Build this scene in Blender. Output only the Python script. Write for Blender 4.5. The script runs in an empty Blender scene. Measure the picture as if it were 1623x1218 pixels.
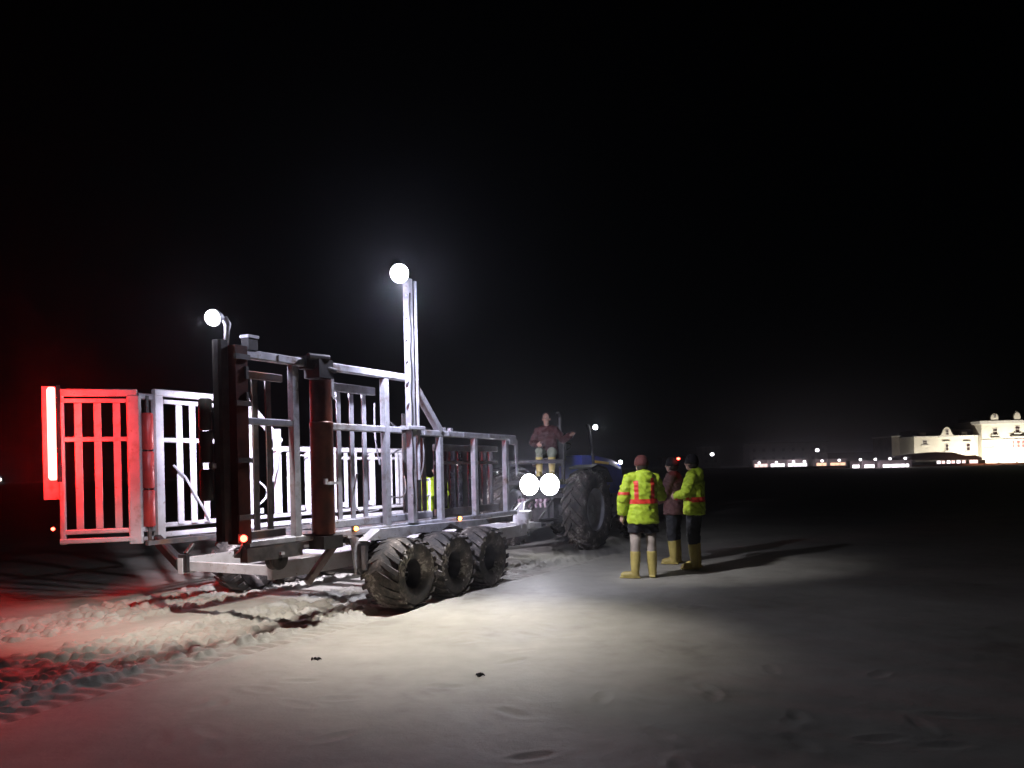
import bpy, bmesh, math, random
import numpy as np
from mathutils import Vector, Matrix

random.seed(7)
R = math.radians
scene = bpy.context.scene
col = scene.collection

# ------------------------------------------------------------------ camera
cd = bpy.data.cameras.new('camera')
cam = bpy.data.objects.new('camera', cd); col.objects.link(cam)
cd.sensor_width = 36.0
cd.lens = 36.0 * 1250.0 / 1623.0
cd.shift_y = 136.0 / 1623.0
cd.clip_start = 0.1
cd.clip_end = 3000.0
cam.location = (0, 0, 1.6)
cam.rotation_mode = 'XYZ'
cam.matrix_world = Matrix.Translation((0, 0, 1.6)) @ Matrix.Rotation(R(90), 4, 'X') @ Matrix.Rotation(R(-1.3), 4, 'Z')
scene.camera = cam

# ------------------------------------------------------------------ world (night) and moonlight
world = bpy.data.worlds.new('World'); scene.world = world; world.use_nodes = True
wn = world.node_tree.nodes; wl = world.node_tree.links
sky = wn.new('ShaderNodeTexSky'); sky.sky_type = 'NISHITA'; sky.sun_disc = False
sky.sun_elevation = R(20); sky.sun_rotation = R(200)
bg = wn['Background']; bg.inputs['Strength'].default_value = 0.00006
wl.new(sky.outputs[0], bg.inputs[0])
sd = bpy.data.lights.new('moon', 'SUN'); sd.energy = 0.0012; sd.angle = R(0.5); sd.color = (1, .97, .92)
so = bpy.data.objects.new('moon', sd); col.objects.link(so); so.rotation_euler = (R(60), 0, R(30))

scene.view_settings.view_transform = 'Standard'
scene.view_settings.look = 'None'
scene.view_settings.exposure = 0.0
scene.view_settings.gamma = 1.0
scene.view_settings.use_curve_mapping = False
scene.render.engine = 'CYCLES'
cy = scene.cycles
cy.use_denoising = True
cy.denoiser = 'OPENIMAGEDENOISE'
cy.use_adaptive_sampling = False
cy.max_bounces = 6; cy.diffuse_bounces = 3; cy.glossy_bounces = 3; cy.transparent_max_bounces = 16
cy.transmission_bounces = 4; cy.volume_bounces = 0
cy.sample_clamp_indirect = 4.0
cy.caustics_reflective = False; cy.caustics_refractive = False

# ------------------------------------------------------------------ helpers
def tag(o, label=None, cat=None, group=None, kind=None):
    if label: o['label'] = label
    if cat: o['category'] = cat
    if group: o['group'] = group
    if kind: o['kind'] = kind
    return o

def empty(name, loc=(0, 0, 0), rz=0.0, parent=None):
    o = bpy.data.objects.new(name, None); col.objects.link(o)
    o.location = loc; o.rotation_euler = (0, 0, rz); o.empty_display_size = .2
    if parent: o.parent = parent
    return o

def link(name, me, parent=None):
    o = bpy.data.objects.new(name, me); col.objects.link(o)
    if parent: o.parent = parent
    return o

class MB:
    def __init__(s): s.v = []; s.f = []; s.g = []
    def add(s, vs, fs):
        b = len(s.v); s.g.append((vs := [tuple(p) for p in vs], fs)); s.v += vs; s.f += [tuple(i + b for i in q) for q in fs]; return s
    def box(s, c, d, rz=0.0):
        x, y, z = d[0] / 2, d[1] / 2, d[2] / 2
        m = Matrix.Rotation(rz, 3, 'Z'); c = Vector(c)
        vs = [c + m @ Vector(p) for p in ((-x, -y, -z), (x, -y, -z), (x, y, -z), (-x, y, -z), (-x, -y, z), (x, -y, z), (x, y, z), (-x, y, z))]
        return s.add(vs, [(0, 3, 2, 1), (4, 5, 6, 7), (0, 1, 5, 4), (1, 2, 6, 5), (2, 3, 7, 6), (3, 0, 4, 7)])
    def beam(s, p0, p1, w, h, up=(0, 0, 1)):
        """box section from p0 to p1: w across (perpendicular to up), h along up"""
        p0 = Vector(p0); p1 = Vector(p1); d = (p1 - p0).normalized(); up = Vector(up)
        a = d.cross(up)
        if a.length < 1e-4: a = d.cross(Vector((1, 0, 0)))
        a.normalize(); b = a.cross(d).normalized()
        c = min(w, h) * .18
        prof = [(-w/2 + c, -h/2), (w/2 - c, -h/2), (w/2, -h/2 + c), (w/2, h/2 - c), (w/2 - c, h/2), (-w/2 + c, h/2), (-w/2, h/2 - c), (-w/2, -h/2 + c)]
        vs = [p + a * x + b * y for p in (p0, p1) for x, y in prof]
        n = 8
        fs = [(i, (i + 1) % n, n + (i + 1) % n, n + i) for i in range(n)] + [tuple(range(n - 1, -1, -1)), tuple(range(n, 2 * n))]
        return s.add(vs, fs)
    def tube(s, pts, r, n=8, cap=True):
        """tube along pts; r a number, a list, or list of (rx, ry) with fixed frame"""
        pts = [Vector(p) for p in pts]; k = len(pts)
        rr = r if isinstance(r, (list, tuple)) else [r] * k
        vs = []; prev = None
        for i, p in enumerate(pts):
            d = (pts[min(i + 1, k - 1)] - pts[max(i - 1, 0)])
            d = d.normalized() if d.length > 1e-9 else Vector((0, 0, 1))
            if prev is None:
                a = d.cross(Vector((0, 1, 0)))
                if a.length < .1: a = d.cross(Vector((1, 0, 0)))
            else:
                a = prev - d * prev.dot(d)
            a.normalize(); prev = a; b = d.cross(a)
            q = rr[i]; rx, ry = q if isinstance(q, tuple) else (q, q)
            for j in range(n):
                t = 2 * math.pi * j / n
                vs.append(p + a * (rx * math.cos(t)) + b * (ry * math.sin(t)))
        fs = []
        for i in range(k - 1):
            for j in range(n):
                fs.append((i * n + j, i * n + (j + 1) % n, (i + 1) * n + (j + 1) % n, (i + 1) * n + j))
        if cap: fs += [tuple(range(n - 1, -1, -1)), tuple(range((k - 1) * n, k * n))]
        return s.add(vs, fs)
    def lathe(s, prof, n=32, axis='Y', c=(0, 0, 0)):
        """prof: closed or open list of (r, h) revolved round axis through c"""
        c = Vector(c); vs = []; k = len(prof)
        for j in range(n):
            t = 2 * math.pi * j / n; ct, st = math.cos(t), math.sin(t)
            for r, h in prof:
                if axis == 'Y': p = Vector((r * ct, h, r * st))
                elif axis == 'X': p = Vector((h, r * ct, r * st))
                else: p = Vector((r * ct, r * st, h))
                vs.append(c + p)
        fs = []
        for j in range(n):
            j2 = (j + 1) % n
            for i in range(k - 1):
                fs.append((j * k + i, j * k + i + 1, j2 * k + i + 1, j2 * k + i))
        return s.add(vs, fs)
    def ball(s, c, r, n=16, m=10):
        c = Vector(c); rx, ry, rz = r if isinstance(r, (list, tuple)) else (r, r, r)
        vs = [c + Vector((0, 0, rz))]
        for i in range(1, m):
            a = math.pi * i / m
            for j in range(n):
                t = 2 * math.pi * j / n
                vs.append(c + Vector((rx * math.sin(a) * math.cos(t), ry * math.sin(a) * math.sin(t), rz * math.cos(a))))
        vs.append(c - Vector((0, 0, rz)))
        fs = [(0, 1 + j, 1 + (j + 1) % n) for j in range(n)]
        for i in range(m - 2):
            for j in range(n):
                a = 1 + i * n + j; b = 1 + i * n + (j + 1) % n
                fs.append((a, a + n, b + n, b))
        L = len(vs) - 1
        fs += [(L, 1 + (m - 2) * n + (j + 1) % n, 1 + (m - 2) * n + j) for j in range(n)]
        return s.add(vs, fs)
    def prism(s, poly, axis, a, b):
        """polygon (list of 2-tuples) extruded along axis from a to b"""
        n = len(poly)
        def P(q, h):
            return {'X': (h, q[0], q[1]), 'Y': (q[0], h, q[1]), 'Z': (q[0], q[1], h)}[axis]
        vs = [P(q, a) for q in poly] + [P(q, b) for q in poly]
        fs = [(i, (i + 1) % n, n + (i + 1) % n, n + i) for i in range(n)] + [tuple(range(n - 1, -1, -1)), tuple(range(n, 2 * n))]
        return s.add(vs, fs)
    def mesh(s, name):
        me = bpy.data.meshes.new(name); me.from_pydata(s.v, [], s.f); me.update()
        bm = bmesh.new(); bm.from_mesh(me); bmesh.ops.recalc_face_normals(bm, faces=bm.faces); bm.to_mesh(me); bm.free()
        return me
    def build(s, name, mat, parent=None, smooth=False, angle=None):
        me = s.mesh(name); me.materials.append(mat)
        if smooth:
            me.polygons.foreach_set('use_smooth', [True] * len(me.polygons))
            if angle: me.set_sharp_from_angle(angle=R(angle))
        return link(name, me, parent)
    def each(s, name, mat, parent=None, smooth=False, angle=None):
        """one object for each shape added"""
        out = []
        for vs, fs in s.g:
            m = MB(); m.add(vs, fs); out.append(m.build(name, mat, parent, smooth, angle))
        return out

# ------------------------------------------------------------------ materials
def nodes(name):
    m = bpy.data.materials.new(name); m.use_nodes = True
    nt = m.node_tree
    return m, nt, nt.nodes['Principled BSDF']

def ramp(nt, fac, stops):
    r = nt.nodes.new('ShaderNodeValToRGB')
    el = r.color_ramp.elements
    while len(el) < len(stops): el.new(0.5)
    for e, (p, c) in zip(el, stops):
        e.position = p; e.color = (c[0], c[1], c[2], 1)
    nt.links.new(fac, r.inputs[0]); return r

def noise(nt, scale, detail=4, rough=.55, coord='Object', vec=None):
    tc = nt.nodes.new('ShaderNodeTexCoord'); n = nt.nodes.new('ShaderNodeTexNoise')
    n.inputs['Scale'].default_value = scale; n.inputs['Detail'].default_value = detail; n.inputs['Roughness'].default_value = rough
    nt.links.new(vec if vec is not None else tc.outputs[coord], n.inputs['Vector']); return n

def mat(name, c1, c2=None, rough=.6, metal=0.0, scale=6, bump=0.0, bscale=40, lo=.35, hi=.65, r2=None, spec=.5):
    m, nt, p = nodes(name)
    c2 = c2 or tuple(x * .7 for x in c1)
    n = noise(nt, scale); r = ramp(nt, n.outputs['Fac'], [(lo, c2), (hi, c1)])
    nt.links.new(r.outputs[0], p.inputs['Base Color'])
    p.inputs['Metallic'].default_value = metal
    p.inputs['Specular IOR Level'].default_value = spec
    if r2 is None: p.inputs['Roughness'].default_value = rough
    else:
        mr = nt.nodes.new('ShaderNodeMapRange'); mr.inputs['To Min'].default_value = rough; mr.inputs['To Max'].default_value = r2
        nt.links.new(n.outputs['Fac'], mr.inputs[0]); nt.links.new(mr.outputs[0], p.inputs['Roughness'])
    if bump:
        b = nt.nodes.new('ShaderNodeBump'); b.inputs['Strength'].default_value = bump; b.inputs['Distance'].default_value = .01
        n2 = noise(nt, bscale, 5); nt.links.new(n2.outputs['Fac'], b.inputs['Height']); nt.links.new(b.outputs[0], p.inputs['Normal'])
    return m

def stain(m, c, scale, lo, hi):
    nt = m.node_tree; p = nt.nodes['Principled BSDF']; src = p.inputs['Base Color'].links[0].from_socket
    n = noise(nt, scale, 6, .65); r = ramp(nt, n.outputs['Fac'], [(lo, (0, 0, 0)), (hi, (1, 1, 1))])
    mx = nt.nodes.new('ShaderNodeMix'); mx.data_type = 'RGBA'
    nt.links.new(r.outputs[0], mx.inputs[0]); nt.links.new(src, mx.inputs[6]); mx.inputs[7].default_value = (*c, 1)
    nt.links.new(mx.outputs[2], p.inputs['Base Color']); return m

def glow(name, c, strength):
    m = bpy.data.materials.new(name); m.use_nodes = True; nt = m.node_tree
    nt.nodes.clear(); e = nt.nodes.new('ShaderNodeEmission'); o = nt.nodes.new('ShaderNodeOutputMaterial')
    e.inputs[0].default_value = (*c, 1); e.inputs[1].default_value = strength
    nt.links.new(e.outputs[0], o.inputs[0]); return m

GALV = mat('galvanised steel', (.56, .56, .6), (.40, .40, .44), .45, .35, 9, .15, 60, r2=.6)
GALVD = mat('weathered dark steel', (.16, .155, .16), (.07, .065, .065), .5, .4, 8, .2, 50)
WHITE = mat('steel in lit white tone', (.62, .61, .64), (.48, .46, .48), .5, 0, 5, .1, 70)  # paler than GALV: lamplit white of the galvanised steel put into its colour
RUST = mat('rust brown painted steel', (.10, .028, .018), (.045, .014, .011), .38, .2, 7, .25, 45)
BLACK = mat('black rubber', (.02, .02, .02), (.012, .012, .012), .6)
DARK = mat('dark painted steel', (.045, .042, .042), (.02, .019, .02), .5, .3, 10, .2)
ROLLER_RED_LIT = mat('red lit roller', (.62, .06, .05), (.48, .04, .04), .4, 0, 8)  # the tube's red light on the rollers, put into their colour
SLATG = mat('glossy dark panel slat', (.10, .10, .12), (.06, .06, .075), .18, .6, 6, .03, 20, r2=.3)
SAND_CLUMP = mat('damp sand clod', (.30, .27, .235), (.2, .18, .155), .85, 0, 20, .5, 90)

stain(GALV, (.17, .11, .075), 3.1, .56, .70); stain(GALV, (.30, .27, .24), 14, .60, .68); stain(WHITE, (.30, .22, .17), 2.7, .58, .72); stain(WHITE, (.25, .2, .17), 17, .62, .70); stain(GALVD, (.16, .09, .06), 4, .5, .65)

def tyre_mat():
    m, nt, p = nodes('muddy tyre rubber')
    n = noise(nt, 3.2, 5, .6); n2 = noise(nt, 26, 4)
    a = nt.nodes.new('ShaderNodeMath'); a.operation = 'MULTIPLY_ADD'; a.inputs[1].default_value = .22; nt.links.new(n2.outputs['Fac'], a.inputs[0]); nt.links.new(n.outputs['Fac'], a.inputs[2])
    r = ramp(nt, a.outputs[0], [(.50, (.022, .02, .019)), (.62, (.06, .05, .042)), (.70, (.12, .10, .085)), (.74, (.34, .31, .27))])
    nt.links.new(r.outputs[0], p.inputs['Base Color']); p.inputs['Roughness'].default_value = .75
    b = nt.nodes.new('ShaderNodeBump'); b.inputs['Strength'].default_value = .6; b.inputs['Distance'].default_value = .02
    nt.links.new(a.outputs[0], b.inputs['Height']); nt.links.new(b.outputs[0], p.inputs['Normal'])
    return m
TYRE = tyre_mat()

def sand_mat():
    m, nt, p = nodes('damp beach sand')
    n1 = noise(nt, .55, 5, .6); n2 = noise(nt, 3.5, 5, .6); n3 = noise(nt, 140, 3, .7)
    mx = nt.nodes.new('ShaderNodeMath'); mx.operation = 'MULTIPLY_ADD'; mx.inputs[1].default_value = .45
    nt.links.new(n2.outputs['Fac'], mx.inputs[0]); nt.links.new(n1.outputs['Fac'], mx.inputs[2])
    m2 = nt.nodes.new('ShaderNodeMath'); m2.operation = 'MULTIPLY_ADD'; m2.inputs[1].default_value = .18
    nt.links.new(n3.outputs['Fac'], m2.inputs[0]); nt.links.new(mx.outputs[0], m2.inputs[2])
    r = ramp(nt, m2.outputs[0], [(.50, (.175, .162, .128)), (.72, (.335, .318, .262)), (.98, (.43, .412, .345))])
    nt.links.new(r.outputs[0], p.inputs['Base Color'])
    mr = nt.nodes.new('ShaderNodeMapRange'); mr.inputs['From Min'].default_value = .3; mr.inputs['From Max'].default_value = .7
    mr.inputs['To Min'].default_value = .5; mr.inputs['To Max'].default_value = .85
    nt.links.new(n1.outputs['Fac'], mr.inputs[0]); nt.links.new(mr.outputs[0], p.inputs['Roughness'])
    p.inputs['Specular IOR Level'].default_value = .35
    b = nt.nodes.new('ShaderNodeBump'); b.inputs['Strength'].default_value = .5; b.inputs['Distance'].default_value = .006
    n4 = noise(nt, 70, 6, .7); n5 = noise(nt, 9, 4, .6)
    ad = nt.nodes.new('ShaderNodeMath'); ad.operation = 'MULTIPLY_ADD'; ad.inputs[1].default_value = 2.5
    nt.links.new(n5.outputs['Fac'], ad.inputs[0]); nt.links.new(n4.outputs['Fac'], ad.inputs[2])
    nt.links.new(ad.outputs[0], b.inputs['Height']); nt.links.new(b.outputs[0], p.inputs['Normal'])
    return m
SAND = sand_mat()

COOL = (.76, .77, 1.0)
LAMPW = glow('white lamp lens', (.93, .93, 1.0), 32)
LAMPS = glow('small white lamp lens', (.95, .93, 1.0), 25)
LAMPR = glow('red tail lamp lens', (1, .05, .03), 22)
LAMPO = glow('orange marker lens', (1, .28, .05), 16)
TUBE = glow('red tube light', (1, .010, .008), 190)

def lamp(name, kind, loc, energy, color=COOL, radius=.06, parent=None, aim=None, cone=120, blend=1.0):
    d = bpy.data.lights.new(name, kind); d.energy = energy; d.color = color; d.shadow_soft_size = radius
    o = bpy.data.objects.new(name, d); col.objects.link(o); o.location = loc
    if parent: o.parent = parent
    if kind == 'SPOT':
        d.spot_size = R(cone); d.spot_blend = blend
        o.rotation_mode = 'QUATERNION'; o.rotation_quaternion = Vector(aim).to_track_quat('-Z', 'Y')
    return o

# ------------------------------------------------------------------ the beach: one sheet with ruts and footprints
TA = R(29); TO = (-1.36, 9.39)
TS = (math.sin(TA), math.cos(TA)); TN = (-math.cos(TA), math.sin(TA))

def vnoise(x, y, seed):
    xi = np.floor(x).astype(np.int64); yi = np.floor(y).astype(np.int64); fx = x - xi; fy = y - yi
    fx = fx * fx * (3 - 2 * fx); fy = fy * fy * (3 - 2 * fy)
    def h(a, b):
        n = (a * 374761393 + b * 668265263 + seed * 974711) & 0x7fffffff
        n = ((n ^ (n >> 13)) * 1274126177) & 0x7fffffff
        return ((n ^ (n >> 16)) & 0xffff) / 65535.0
    return (h(xi, yi) * (1 - fx) + h(xi + 1, yi) * fx) * (1 - fy) + (h(xi, yi + 1) * (1 - fx) + h(xi + 1, yi + 1) * fx) * fy
def fbm(x, y, sc, oc=4, seed=1):
    v = np.zeros_like(x); a = 1.0; t = 0
    for i in range(oc):
        v += a * (vnoise(x / sc + 100, y / sc + 100, seed + i) - .5); t += a; a *= .5; sc *= .5
    return v / t * 2
def sstep(a, b, x):
    t = np.clip((x - a) / (b - a), 0, 1); return t * t * (3 - 2 * t)

def axis(lo, hi, st, far_lo, far_hi):
    a = list(np.arange(lo, hi, st)); d = st
    while a[-1] < far_hi: d *= 1.22; a.append(a[-1] + d)
    d = st; b = [a[0]]
    while b[-1] > far_lo: d *= 1.22; b.append(b[-1] - d)
    return np.array(b[:0:-1] + a)
gx = axis(-7.2, 4.2, .022, -800, 800); gy = axis(3.3, 13.2, .022, -60, 1000)
X, Y = np.meshgrid(gx, gy)
S = (X - TO[0]) * TS[0] + (Y - TO[1]) * TS[1]; W = (X - TO[0]) * TN[0] + (Y - TO[1]) * TN[1]
near = np.exp(-((X + 1) / 40) ** 2 - ((Y - 9) / 40) ** 2)
Z = (.030 * fbm(X, Y, 3.0, 3, 11) + .010 * fbm(X, Y, .6, 3, 21)) * near
wob = .07 * fbm(S, S * 0, 1.6, 2, 5)
def band(lo, hi, e=.10):
    ww = W + wob + .05 * fbm(X, Y, .25, 2, 77); return sstep(lo - e, lo + e, ww) * (1 - sstep(hi - e, hi + e, ww))
along = sstep(-26, -14, S) * (1 - sstep(9, 11, S))
def lugs(p, wc, k=.55):   # crisp bar prints, mirrored about the track's middle
    return np.tanh(3.0 * np.sin((S + k * np.abs(W - wc) + .03 * fbm(X, Y, .4, 2, 91)) * 2 * np.pi / p))
b1 = band(.22, 1.42, .05) * along
broken = .5 + 1.1 * fbm(X, Y, .6, 2, 41)
Z = Z * (1 - .6 * b1) + b1 * (.035 * fbm(X, Y, .30, 4, 31) + .018 * lugs(.24, .82) * broken - .02)
b2 = band(-.27, .20, .03) * along
Z += b2 * (-.045 + .010 * lugs(.16, 0, .3) + .010 * fbm(X, Y, .1, 2, 51))
Z += .03 * np.exp(-((W + wob + .34) / .05) ** 2) * along * np.clip(.4 + 1.1 * fbm(X, Y, .25, 3, 61), 0, 2)
b3 = band(2.55, 3.3, .05) * along
Z += b3 * (-.05 + .04 * fbm(X, Y, .24, 4, 71) + .02 * lugs(.25, 2.93))
rc = random.Random(17); Z0 = Z.copy()
def clod(w, s_, r, h):
    x = TO[0] + s_ * TS[0] + w * TN[0]; y = TO[1] + s_ * TS[1] + w * TN[1]
    i0, i1 = np.searchsorted(gx, (x - 1.6 * r, x + 1.6 * r)); j0, j1 = np.searchsorted(gy, (y - 1.6 * r, y + 1.6 * r))
    if i1 <= i0 or j1 <= j0: return
    a = rc.uniform(0, 3.14); e = rc.uniform(.6, 1.0)
    dx, dy = X[j0:j1, i0:i1] - x, Y[j0:j1, i0:i1] - y
    u = (dx * math.cos(a) + dy * math.sin(a)) / r; v = (-dx * math.sin(a) + dy * math.cos(a)) / (r * e)
    c0 = Z0[(j0 + j1) // 2, (i0 + i1) // 2] - .002
    Z[j0:j1, i0:i1] = np.maximum(Z[j0:j1, i0:i1], c0 + h * np.clip(1.3 - (u * u + v * v) ** 2, -.5, 1) + .15 * u * h)
for i in range(3600):
    clod(rc.uniform(.2, 1.5) if rc.random() < .75 else rc.gauss(1.42, .10), rc.uniform(-7.5, 5), rc.uniform(.02, .07), rc.uniform(.012, .050))
for i in range(2200):
    c = rc.random()
    clod(rc.uniform(2.5, 3.35) if c < .5 else rc.gauss(3.42, .10) if c < .8 else rc.gauss(2.45, .07), rc.uniform(-7.5, 5), rc.uniform(.025, .085), rc.uniform(.014, .06))
rg = random.Random(3)
for i in range(95):
    fx = rg.uniform(-4.5, 3.0); fy = rg.uniform(3.6, 9.0); fa = rg.uniform(0, 6.28)
    fs_, fw_ = (fx - TO[0]) * TS[0] + (fy - TO[1]) * TS[1], (fx - TO[0]) * TN[0] + (fy - TO[1]) * TN[1]
    if fw_ > -.7: continue
    dx, dy = X - fx, Y - fy; u = dx * math.cos(fa) + dy * math.sin(fa); v = -dx * math.sin(fa) + dy * math.cos(fa)
    d2 = (u / .13) ** 2 + (v / .05) ** 2
    Z += -rg.uniform(.003, .008) * np.exp(-d2 * d2) + .003 * np.exp(-(np.sqrt(d2) - 1.5) ** 2 * 5)
def sand_z(x, y):
    i = int(np.clip(np.searchsorted(gx, x), 0, len(gx) - 1)); j = int(np.clip(np.searchsorted(gy, y), 0, len(gy) - 1))
    return float(Z[j, i])
ny, nx = X.shape
me = bpy.data.meshes.new('sand')
co = np.stack([X.ravel(), Y.ravel(), Z.ravel()], 1).astype(np.float32)
idx = np.arange(ny * nx).reshape(ny, nx)
q = np.stack([idx[:-1, :-1], idx[:-1, 1:], idx[1:, 1:], idx[1:, :-1]], -1).reshape(-1, 4)
me.vertices.add(len(co)); me.vertices.foreach_set('co', co.ravel())
me.loops.add(q.size); me.loops.foreach_set('vertex_index', q.ravel().astype(np.int32))
me.polygons.add(len(q)); me.polygons.foreach_set('loop_start', np.arange(0, q.size, 4, dtype=np.int32)); me.polygons.foreach_set('loop_total', np.full(len(q), 4, dtype=np.int32))
me.polygons.foreach_set('use_smooth', np.ones(len(q), dtype=bool))
me.update(calc_edges=True); me.validate(); me.materials.append(SAND)
tag(link('beach', me), kind='structure')

# ------------------------------------------------------------------ trailer
T = empty('beach_trailer', (TO[0], TO[1], 0), math.pi / 2 - TA)
tag(T, 'galvanised steel beach trailer with slatted side frames, red tube light and six muddy tyres', 'trailer')
UPY = (0, 1, 0)
def beam_part(name, m, parent, segs, w=.08, h=.08, up=(0, 0, 1)):
    b = MB()
    for s in segs:
        ww, hh = (s[2], s[3]) if len(s) > 2 else (w, h)
        b.beam(s[0], s[1], ww, hh, up)
    return b.each(name, m, parent)
def vpost(b, s, w, z0, z1, a=.08, c=.08): b.box((s, w, (z0 + z1) / 2), (a, c, z1 - z0))
_slat_cache = {}
def slat(parent, s, w, z0, z1, width=.07, th=.02, m=GALV):
    key = (round(z1 - z0, 3), width, th, m.name)
    if key not in _slat_cache:
        me = MB().box((0, 0, (z1 - z0) / 2), (width, th, z1 - z0)).mesh('slat'); me.materials.append(m); _slat_cache[key] = me
    o = link('slat', _slat_cache[key], parent); o.location = (s, w, z0); return o

# near side frame
wN = .30
nearf = MB().beam((-2.05, wN, .925), (3.42, wN, .925), .08, .07).build('side_frame', GALV, T)
b = MB(); b.beam((-2.05, wN, 2.80), (.62, wN, 2.80), .08, .09)
b.beam((-2.05, wN, 2.14), (-1.42, wN, 2.14), .06, .07)
b.beam((-.86, wN, 2.13), (.54, wN, 2.13), .07, .08)
b.beam((.66, wN, 2.115), (3.44, wN, 2.105), .07, .08)
b.each('rail', GALV, nearf); b = MB()
for s, z1 in ((-1.38, 2.75), (.16, 2.75)): vpost(b, s, wN, .96, z1, .085, .075)
for s in (1.33, 2.22, 3.14): vpost(b, s, wN, .96, 2.065, .07, .075)
b.each('post', GALV, nearf)
nearf['label'] = 'near side frame nearest the camera'
MB().beam((.70, wN + .002, 2.80), (1.34, wN + .002, 2.15), .075, .115, (0, 1, 0)).build('diagonal_brace', GALV, nearf)
MB().prism([(3.20, 2.08), (3.46, 2.07), (3.46, 1.55), (3.40, 1.5), (3.37, 2.0), (3.2, 2.0)], 'Y', wN - .05, wN - .04).build('end_plate', GALV, nearf)
wS = .43
beam_part('panel_rail', GALVD, nearf, [((-2.0, wS, 2.62), (-1.42, wS, 2.62), .04, .08), ((-2.0, wS, 1.0), (-1.42, wS, 1.0), .04, .08)])
beam_part('panel_rail', GALV, nearf, [((-.84, wS, 2.60), (.12, wS, 2.60), .04, .10), ((-.84, wS, 1.02), (1.28, wS, 1.02), .06, .09)])
beam_part('panel_rail', GALVD, nearf, [((1.38, wS, 1.93), (3.1, wS, 1.93), .04, .09), ((1.38, wS, 1.03), (3.1, wS, 1.03), .04, .10), ((1.38, wS, 1.72), (3.1, wS, 1.72), .03, .05)])
for s in (-1.96, -1.76, -1.58): slat(nearf, s, wS + .035, 1.04, 2.58, m=GALVD)
for s in (-.72, -.49, -.26, -.03): slat(nearf, s, wS + .045, 1.07, 2.55, m=GALV)
for s in (.78, .92, 1.08, 1.2): slat(nearf, s, wS + .045, 1.07, 2.5 - (s - .6) * .75, width=.085, m=GALVD)
for s in (1.48, 1.68, 1.88, 2.08, 2.36, 2.56, 2.76, 2.96): slat(nearf, s, wS + .032, 1.08, 1.885, width=.12, th=.012, m=SLATG)
# clutter on the near frame: brackets, bolts, hoses
bb = MB()
for s in (-1.6, .3, .95, 1.5, 1.9, 2.6): bb.box((s, wN - .046, 2.115 if s > .6 else 2.80), (.05, .012, .06))
for s in (1.45, 1.62): bb.box((s, wN + .01, 2.175), (.06, .05, .05))
bb.each('bracket', GALV, nearf)
for k, (s0, z0, s1, z1, sag) in enumerate([(.05, 2.45, .13, 1.7, .03), (.22, 2.3, .55, 2.15, -.05), (.2, 2.0, .56, 1.9, .12), (.9, 2.05, .78, 1.4, .05), (1.05, 2.05, .95, 1.5, -.04), (1.5, 2.08, 1.52, 1.8, .02), (-.3, 1.6, .1, 1.15, .2), (.15, 1.35, .62, 1.55, -.15)]):
    MB().tube([(s0 + (s1 - s0) * t / 8, wS - .06 + sag * math.sin(math.pi * t / 8), z0 + (z1 - z0) * t / 8 - abs(sag) * math.sin(math.pi * t / 8)) for t in range(9)], .011, 6).build('hose', GALVD if k % 2 else GALV, nearf)

# rear leg of the near frame: black channel, rust brown tube, lamp on top
leg = MB().box((-2.15, wN - .01, 1.90), (.15, .16, 1.92)).build('lifting_leg', RUST, T)
MB().beam((-2.31, wN + .02, .98), (-2.31, wN + .02, 2.90), .12, .12).build('leg_channel', DARK, leg)
pb = MB()
for z in (1.2, 1.75, 2.3, 2.75): pb.box((-2.15, wN - .10, z), (.18, .03, .05))
for z in (2.35, 2.6): pb.box((-2.1, wN - .098, z), (.03, .03, .12))
pb.each('clamp', GALVD, leg)
MB().box((-1.96, wN, 2.90), (.12, .10, .12)).build('motor_box', DARK, leg)
MB().box((-1.96, wN, 2.975), (.14, .12, .03)).build('motor_lid', GALV, leg)
# rollers beside the rear leg, their shade put into the black colour
for z in (1.37, 1.73, 2.04):
    MB().lathe([(0, 0), (.05, 0), (.062, .015), (.062, .285), (.05, .30), (0, .30)], 16, 'Z', (-2.43, wN + .10, z)).build('roller', BLACK, leg, True, 40)
MB().box((-2.43, wN + .02, 1.70), (.05, .05, .05)).build('roller_clip', GALV, leg)
# second leg: fat hydraulic cylinder
cyl = MB().lathe([(0, .93), (.10, .93), (.125, .95), (.125, 2.10), (.13, 2.11), (.13, 2.16), (.12, 2.17), (.12, 2.62), (0, 2.62)], 28, 'Z', (-1.03, wN - .06, 0)).build('hydraulic_leg', RUST, T, True, 35)
cb = MB(); cb.box((-1.04, wN - .05, 2.74), (.22, .22, .20)); cb.box((-1.18, wN - .02, 2.80), (.14, .12, .14)); cb.tube([(-1.25, wN - .1, 2.86), (-1.0, wN - .16, 2.86)], .035, 10); cb.tube([(-1.15, wN - .1, 2.77), (-.9, wN - .16, 2.73)], .03, 10)
cb.each('cylinder_head', DARK, cyl)
MB().box((-.89, wN - .03, 2.55), (.05, .16, .2)).build('head_plate', GALV, cyl)
MB().box((-.95, wN - .17, 2.43), (.06, .03, .03)).build('cylinder_clip', GALV, cyl)
cl = MB(); cl.box((-1.0, wN - .19, 1.50), (.20, .02, .03)); cl.box((-1.12, wN - .19, 1.52), (.04, .025, .06)); cl.each('cylinder_clip', GALV, cyl)
MB().box((-1.02, wN - .06, .86), (.30, .26, .14)).build('leg_shoe', DARK, cyl)
MB().beam((-.86, wN - .08, .84), (-1.26, wN - .02, .44), .06, .09).build('leg_strut', mat('dull pinkish steel', (.22, .16, .16), (.12, .09, .09), .5, .3), cyl)

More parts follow.
